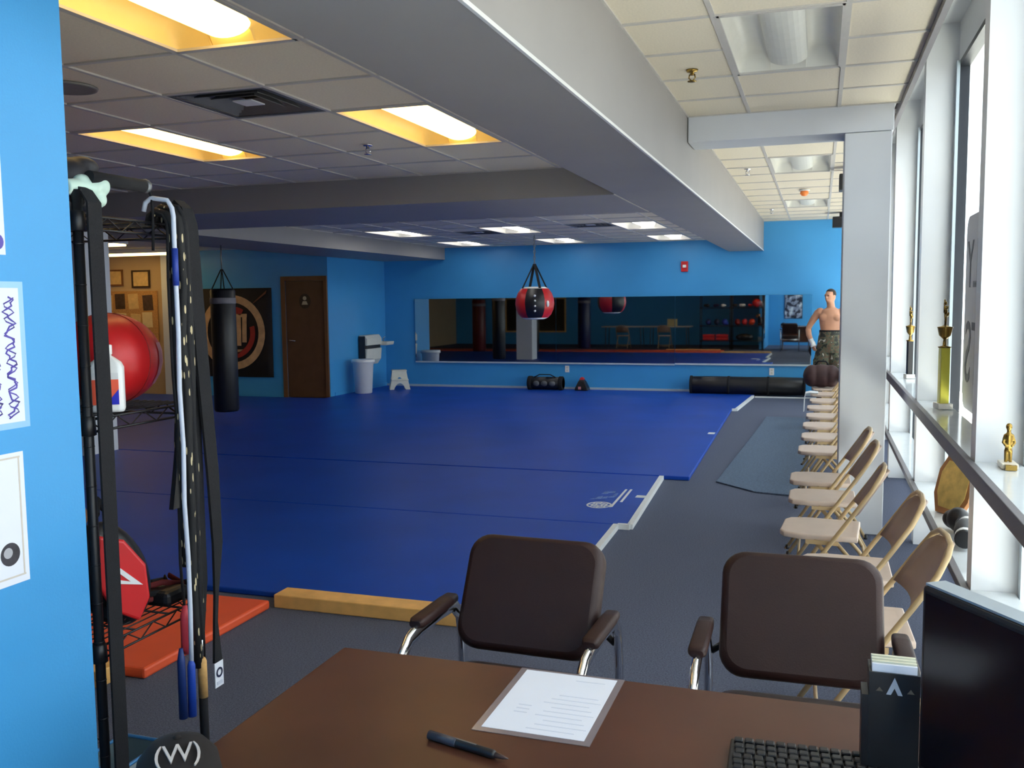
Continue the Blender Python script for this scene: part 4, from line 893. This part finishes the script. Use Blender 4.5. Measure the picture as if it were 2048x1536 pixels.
for k, (x, y, a, lab) in enumerate(order):
    o = fc if k == 0 else copy_tree(fc); o.location = (x, y, 0); o.rotation_euler = (0, 0, math.radians(a)); o['label'] = lab

# ------------------------------------------------------------------ trophies and gear on the ledges
def trophy(label, x, y, zb, hcol, mcol, cup=True, s=1.0):
    t = thing('trophy', label, 'trophy', (x, y, zb), math.radians(-80), 'trophies on the window ledge')
    MB().box(-.045 * s, .045 * s, -.035 * s, .035 * s, 0, .035).build('base', mat('white_marble', (226, 224, 218), .25, var=.1, scale=30), t, bevel=.003)
    MB().prism(rrect(-.024 * s, .024 * s, -.022 * s, .022 * s, .006), .035, hcol, 'xy').build('column', mcol, t)
    MB().lathe([(.03 * s, hcol), (.032 * s, hcol + .006), (.012, hcol + .012), (.008, hcol + .05), (.014, hcol + .056), (.028 * s, hcol + .075), (.036 * s, hcol + .12), (.038 * s, hcol + .125), (.02, hcol + .13), (.006, hcol + .14)], n=20).build('cup', BRASS, t)
    z = hcol + .14
    o = MB().tube([(0, 0, z), (.006, 0, z + .03), (0, 0, z + .07)], [.006, .007, .009], 8).tube([(0, 0, z + .07), (-.004, 0, z + .11)], [.012, .011], 8).ell((-.004, 0, z + .128), (.009, .009, .012)).tube([(-.012, 0, z + .10), (-.03, 0, z + .12), (-.02, 0, z + .15)], .004, 6).tube([(.01, 0, z + .10), (.028, 0, z + .09), (.04, 0, z + .11)], .004, 6).tube([(.004, 0, z + .06), (.03, 0, z + .05), (.055, 0, z + .07)], .006, 6).build('figure', BRASS, t)
    return t
YELL = mat('yellow_foil_column', (226, 222, 90), .25, metal=.1, var=.03)
trophy('tall trophy with yellow column and gold figure on the upper ledge', .72, 6.15, .97, .37, YELL, s=1.2)
trophy('slim trophy with black column on the upper ledge beyond the fin', .72, 8.4, .97, .31, BLACKP)
t = thing('trophy', 'small gold standing figurine on the upper ledge nearest the camera', 'trophy', (.72, 4.08, .97), 0, 'trophies on the window ledge')
MB().box(-.03, .03, -.05, .05, 0, .022).build('base', mat('cream_marble', (222, 214, 196), .3, var=.1, scale=30), t, bevel=.003)
MB().box(-.02, .02, -.075, -.051, 0, .02).build('plaque_block', BRASS, t)
o = MB().tube([(-.008, 0, .02), (-.008, 0, .07)], [.006, .008], 8).tube([(.008, 0, .02), (.008, 0, .07)], [.006, .008], 8).tube([(0, 0, .065), (0, 0, .10), (0, 0, .135)], [.013, .014, .016], 10).tube([(0, 0, .13), (0, 0, .16)], .008, 8).ell((0, 0, .163), (.012, .012, .015)).tube([(-.015, 0, .13), (-.022, -.006, .10), (-.01, -.012, .085)], .005, 6).tube([(.015, 0, .13), (.022, -.006, .10), (.01, -.012, .085)], .005, 6).build('figure', BRASS, t); remesh(o, .0035, 2)
t = thing('wall_plaque', 'gold and brown award plaque leaning under the upper ledge', 'plaque', (.70, 5.62, .43), math.radians(-62))
M_ = Matrix.Rotation(math.radians(-14), 4, 'X')
oct_ = [(-.10, .0), (.10, .0), (.15, .10), (.15, .24), (.10, .33), (-.10, .33), (-.15, .24), (-.15, .10)]
o = MB().prism(oct_, -.012, .012, 'xz').build('board', mat('walnut_plaque', (150, 100, 56), .4, var=.15), t, bevel=.003); o.matrix_local = M_
o = MB().prism([(x * .8, .035 + z * .8) for x, z in oct_], -.015, -.012, 'xz').build('gold_plate', mat('gold_plate', (206, 182, 110), .3, metal=.5, var=.25, scale=18), t); o.matrix_local = M_
def glove(label, loc, rz, m1_, m2_):
    t = thing('boxing_glove', label, 'glove', loc, rz, 'gloves on the low ledge')
    o = MB().ell((0, 0, .07), (.065, .055, .065)).ell((.055, 0, .06), (.06, .05, .05)).ell((.03, -.05, .07), (.05, .025, .03)).build('fist', m1_, t); remesh(o, .006, 3)
    MB().lathe([(.04, -.14), (.045, -.135), (.045, -.06), (.04, -.04)], (0, 0, .06), 18, 'x').build('cuff', m2_, t)
    MB().lathe([(.0455, -.115), (.047, -.113), (.047, -.075), (.0455, -.073)], (0, 0, .06), 18, 'x').build('wrist_strap', FACE_W, t)
    return t
glove('grey and white boxing glove lying on the low ledge', (.70, 4.95, .43), math.radians(80), PADSIL, BLACKV)
glove('black boxing glove on the low ledge behind the grey one', (.70, 5.2, .43), math.radians(110), BLACKV, PADSIL)
t = thing('gym_shoe', 'grey and black gym shoe on the low ledge behind the monitor', 'shoe', (.69, 3.5, .43), math.radians(100))
o = MB().ell((-.05, 0, .08), (.06, .04, .08)).ell((.04, 0, .045), (.08, .042, .045)).ell((.1, 0, .04), (.05, .04, .035)).build('upper', mat('grey_mesh', (140, 142, 146), .8, var=.15, scale=60), t); remesh(o, .006, 3)
MB().loft([[Vector((x, y * q, z)) for x, y in rrect(-.11, .155, -.045, .045, .04)] for q, z in ((.95, 0), (1, .008), (1, .022), (.96, .026))]).build('sole', BLACKV, t)
t = thing('door_wedge', 'small black door wedge on the floor behind the third chair', 'wedge', (.62, 5.75, 0), 0)
MB().prism([(-.05, 0), (.05, 0), (.012, .14), (-.012, .14)], -.05, .05, 'xz').build('wedge_body', BLACKV, t, bevel=.004)
# window lettering, read from outside
t = thing('window_sign', 'pale window decal with dark reversed lettering between the fins', 'sign', (XG + .018, 5.45, 0))
MB().prism(rrect(-.92, .80, .98, 2.12, .10), -.0015, 0.0, 'yz').build('backing_film', mat('pale_grey_film', (206, 206, 210), .6, var=.02), t)
DK = mat('dark_grey_vinyl_letters', (78, 74, 84), .6, var=.05)
base = Matrix(((0, 0, 1, 0), (1, 0, 0, 0), (0, 1, 0, 0), (0, 0, 0, 1)))
for s_, z, sz in (('FAMILY', 1.82, .40), ('ARTS', 1.30, .52)):
    text_obj('lettering', s_, sz, DK, t, Matrix.Translation((-.003, .74, z)) @ base, .0008, 'RIGHT')

# ------------------------------------------------------------------ the person by the back wall
pr_ = thing('person', 'shirtless person in camouflage trousers with wrapped hand by the back wall', 'person', (.17, 15.55, 0), math.radians(-8))
B = MB()
B.tube([(0, 0, .86), (0, -.005, .98), (0, -.01, 1.10), (0, -.015, 1.22), (0, -.01, 1.34), (0, 0, 1.44), (0, .01, 1.49)], [.155, .15, .148, .168, .182, .15, .07], 22, flat=.66, up=(1, 0, 0))
B.ell((-.085, -.085, 1.335), (.085, .045, .06)).ell((.085, -.085, 1.335), (.085, .045, .06))
for i in range(3):
    for s in (-1, 1): B.ell((s * .038, -.088 + .004 * i, 1.22 - i * .065), (.034, .022, .028))
B.ell((-.165, .0, 1.42), (.07, .065, .07)).ell((.165, 0, 1.42), (.07, .065, .07))
B.tube([(0, .012, 1.44), (-.005, .002, 1.52), (-.012, -.008, 1.58)], [.068, .06, .06], 16)
hd = Matrix.Rotation(math.radians(-28), 4, 'Z')
B.ell((-.015, -.012, 1.665), (.074, .094, .115), hd); B.ell((-.02, -.03, 1.60), (.055, .066, .05), hd)
H = lambda x, y, z: Vector((-.015, -.012, 1.665)) + hd @ Vector((x, y, z))
B.ell(H(0, -.098, -.012), (.014, .022, .026), hd); B.ell(H(0, -.088, -.058), (.026, .014, .011), hd)
B.ell(H(-.03, -.083, .025), (.025, .014, .009), hd); B.ell(H(.03, -.083, .025), (.025, .014, .009), hd)
for s in (-1, 1): B.ell(H(s * .076, .008, -.005), (.012, .02, .032), hd)
# his right arm (left in the picture): elbow out, fist at the hip
B.tube([(-.19, .0, 1.42), (-.25, .02, 1.33), (-.315, .05, 1.23), (-.355, .06, 1.15)], [.062, .055, .048, .042], 14)
B.tube([(-.355, .06, 1.15), (-.335, .02, 1.06), (-.285, -.04, .96), (-.26, -.065, .92)], [.043, .045, .036, .03], 14)
# the other arm hangs
B.tube([(.19, 0, 1.42), (.24, .01, 1.28), (.26, .02, 1.15)], [.062, .052, .042], 14)
B.tube([(.26, .02, 1.15), (.262, -.01, 1.02), (.258, -.04, .90)], [.043, .042, .03], 14)
def hand(c, d, nrm, side):
    d = Vector(d).normalized(); nrm = Vector(nrm).normalized(); sd = d.cross(nrm)
    c = Vector(c); Mh = Matrix((sd, nrm, d)).transposed().to_4x4()
    B.ell(c + d * .04, (.04, .016, .048), Mh)
    for i, L in enumerate((.062, .072, .068, .052)):
        b = c + d * .078 + sd * (-.03 + .02 * i)
        B.tube([b, b + d * L * .45 - nrm * .004, b + d * L * .75 - nrm * .02, b + d * L * .8 - nrm * .038], [.0095, .009, .0085, .007], 8)
    b = c + d * .02 + sd * .036 * side
    B.tube([b, b + d * .03 + sd * .02 * side - nrm * .008, b + d * .06 + sd * .02 * side - nrm * .018], [.012, .0105, .008], 8)
hand((-.26, -.065, .93), (.25, -.15, -1), (-.6, -.8, 0), 1)
hand((.258, -.04, .90), (0, -.1, -1), (.9, -.2, 0), -1)
bo = B.build('body', SKIN, pr_); remesh(bo, .0085, 5)
hr = MB().ell(H(0, .012, .035), (.079, .092, .088), hd)
hr = hr.build('hair', HAIR, pr_)
bm = bmesh.new(); bm.from_mesh(hr.data)
dele = [v for v in bm.verts if ((v.co - H(0, 0, 0)).dot(hd @ Vector((0, -1, 0))) > .045 and v.co.z < 1.735) or v.co.z < 1.66]
bmesh.ops.delete(bm, geom=dele, context='VERTS'); bm.to_mesh(hr.data); bm.free()
sd = hr.modifiers.new('thick', 'SOLIDIFY'); sd.thickness = .008
for s in (-1, 1): MB().ell(H(s * .03, -.091, .008), (.012, .007, .006), hd, 10, 6).build('eye', mat('dark_eye', (40, 30, 26), .3), pr_)
wrp = MB()
wrp.tube([(-.305, -.012, .995), (-.28, -.045, .955), (-.26, -.065, .925), (-.245, -.078, .875)], [.04, .038, .042, .044], 14)
wrp.build('hand_wrap', mat('white_cotton_wrap', (226, 224, 222), .9, bump=.3, bscale=150), pr_)
T = MB()
T.tube([(0, 0, .78), (0, -.002, .90), (0, -.004, 1.03), (0, -.005, 1.13)], [.2, .205, .185, .168], 22, flat=.72, up=(1, 0, 0))
for s in (-1, 1):
    T.tube([(s * .085, 0, .88), (s * .105, -.01, .66), (s * .12, 0, .48), (s * .13, .015, .28), (s * .14, .02, .10)], [.13, .14, .13, .11, .098], 16)
    T.box(s * .2 - .05, s * .2 + .04, -.1, .07, .44, .68)
to = T.build('trousers', CAMO, pr_); remesh(to, .011, 4)
MB().tube([(.168 * math.cos(a), -.004 + .118 * math.sin(a), 1.12) for a in [2 * math.pi * i / 24 for i in range(24)]], .016, 8, closed=True, flat=.4).build('belt', BLACKC, pr_)
for s in (-1, 1):
    b = MB().ell((s * .145, -.05, .045), (.05, .13, .045)).tube([(s * .142, .02, .03), (s * .14, .02, .2)], [.05, .06], 14)
    b = b.build('boot', mat('dark_brown_boot', (46, 32, 28), .5), pr_); remesh(b, .009, 3)

# ------------------------------------------------------------------ what the mirrors show behind the desk
t = thing('wall_poster', 'framed dark poster with white print on the wall behind the desk', 'poster', (-.87, YN + .03, 1.35))
MB().box(-.30, .30, -.02, .0, -.42, .42).build('frame', BLACKP, t, bevel=.004)
MB().box(-.28, .28, 0, .003, -.40, .40).build('print', ramp_mat('poster_print', 'noise', 7, [(0, (24, 26, 46)), (.48, (150, 156, 176)), (.6, (224, 226, 232))], .4), t)
def ftable(label, x):
    t = thing('folding_table', label, 'table', (x, .9, 0), 0, 'long tables behind the orange mats')
    MB().box(-.75, .75, -.35, .35, .70, .735).build('table_top', mat('pale_table_top', (206, 196, 180), .45, var=.05), t, bevel=.008)
    for s in (-1, 1):
        MB().tube([(s * .62, -.28, 0), (s * .60, -.28, .70), (s * .60, .28, .70), (s * .62, .28, 0)], .014, 8).build('leg_frame', GREYM, t)
ftable('pale folding table seen in the middle mirror, left one', -6.4); ftable('pale folding table seen in the middle mirror, right one', -4.85)
for x, lab in ((-6.3, 'tan folding chair at the left table seen in the mirror'), (-4.9, 'tan folding chair at the right table seen in the mirror')):
    o = copy_tree(fc); o.location = (x, 1.65, 0); o.rotation_euler = (0, 0, math.pi); o['label'] = lab; o['group'] = 'tan folding chairs at the tables'
t = thing('cardboard_box', 'small cream box on the right table seen in the mirror', 'box', (-4.75, .95, .735), .3)
MB().box(-.14, .14, -.1, .1, 0, .24).build('carton', mat('cream_carton', (226, 206, 150), .7), t, bevel=.004); MB().box(-.141, .141, -.03, .03, .239, .242).build('packing_tape', mat('tan_tape', (186, 150, 96), .4), t)
for x, lab in ((-10.9, 'dark glazed notice case on the wall behind, left one'), (-9.6, 'dark glazed notice case on the wall behind, right one')):
    t = thing('display_case', lab, 'display case', (x, YN + .04, 1.1), 0, 'dark notice cases behind the orange mats')
    MB().box(-.5, .5, -.04, 0, -.6, .6).build('back_panel', BLACKP, t)
    f = MB().box(-.55, -.5, -.04, .03, -.65, .65).box(.5, .55, -.04, .03, -.65, .65).box(-.5, .5, -.04, .03, .6, .65).box(-.5, .5, -.04, .03, -.65, -.6); f.build('wood_frame', WOODTRIM, t)
    MB().box(-.5, .5, .01, .014, -.6, .6).build('glass_front', GL, t)

t = thing('duffel_bag', 'dark maroon duffel bag standing on the chair before the shirtless person', 'bag', (.04, 13.1, .453), 0)
o = MB().ell((-.12, 0, .15), (.12, .15, .15)).ell((.12, 0, .15), (.12, .15, .15)).ell((0, 0, .15), (.2, .15, .155)).build('body', mat('dark_maroon_nylon', (52, 28, 30), .7, var=.2), t); remesh(o, .015, 3)
MB().tube([(-.1, .1, .27), (-.05, .09, .34), (.05, .09, .34), (.1, .1, .27)], .012, 8).build('carry_handle', BLACKC, t)
t = thing('towel', 'white towel draped over the edge of a far folding chair', 'towel', (-.12, 12.3, 0))
MB().ribbon([(.12, 0, .456), (.02, 0, .462), (-.03, 0, .45), (-.045, 0, .38), (-.05, 0, .22)], (0, 1, 0), .22, .012).build('cloth', mat('white_terry', (222, 226, 230), .95, bump=.4, bscale=200), t, bevel=.003)
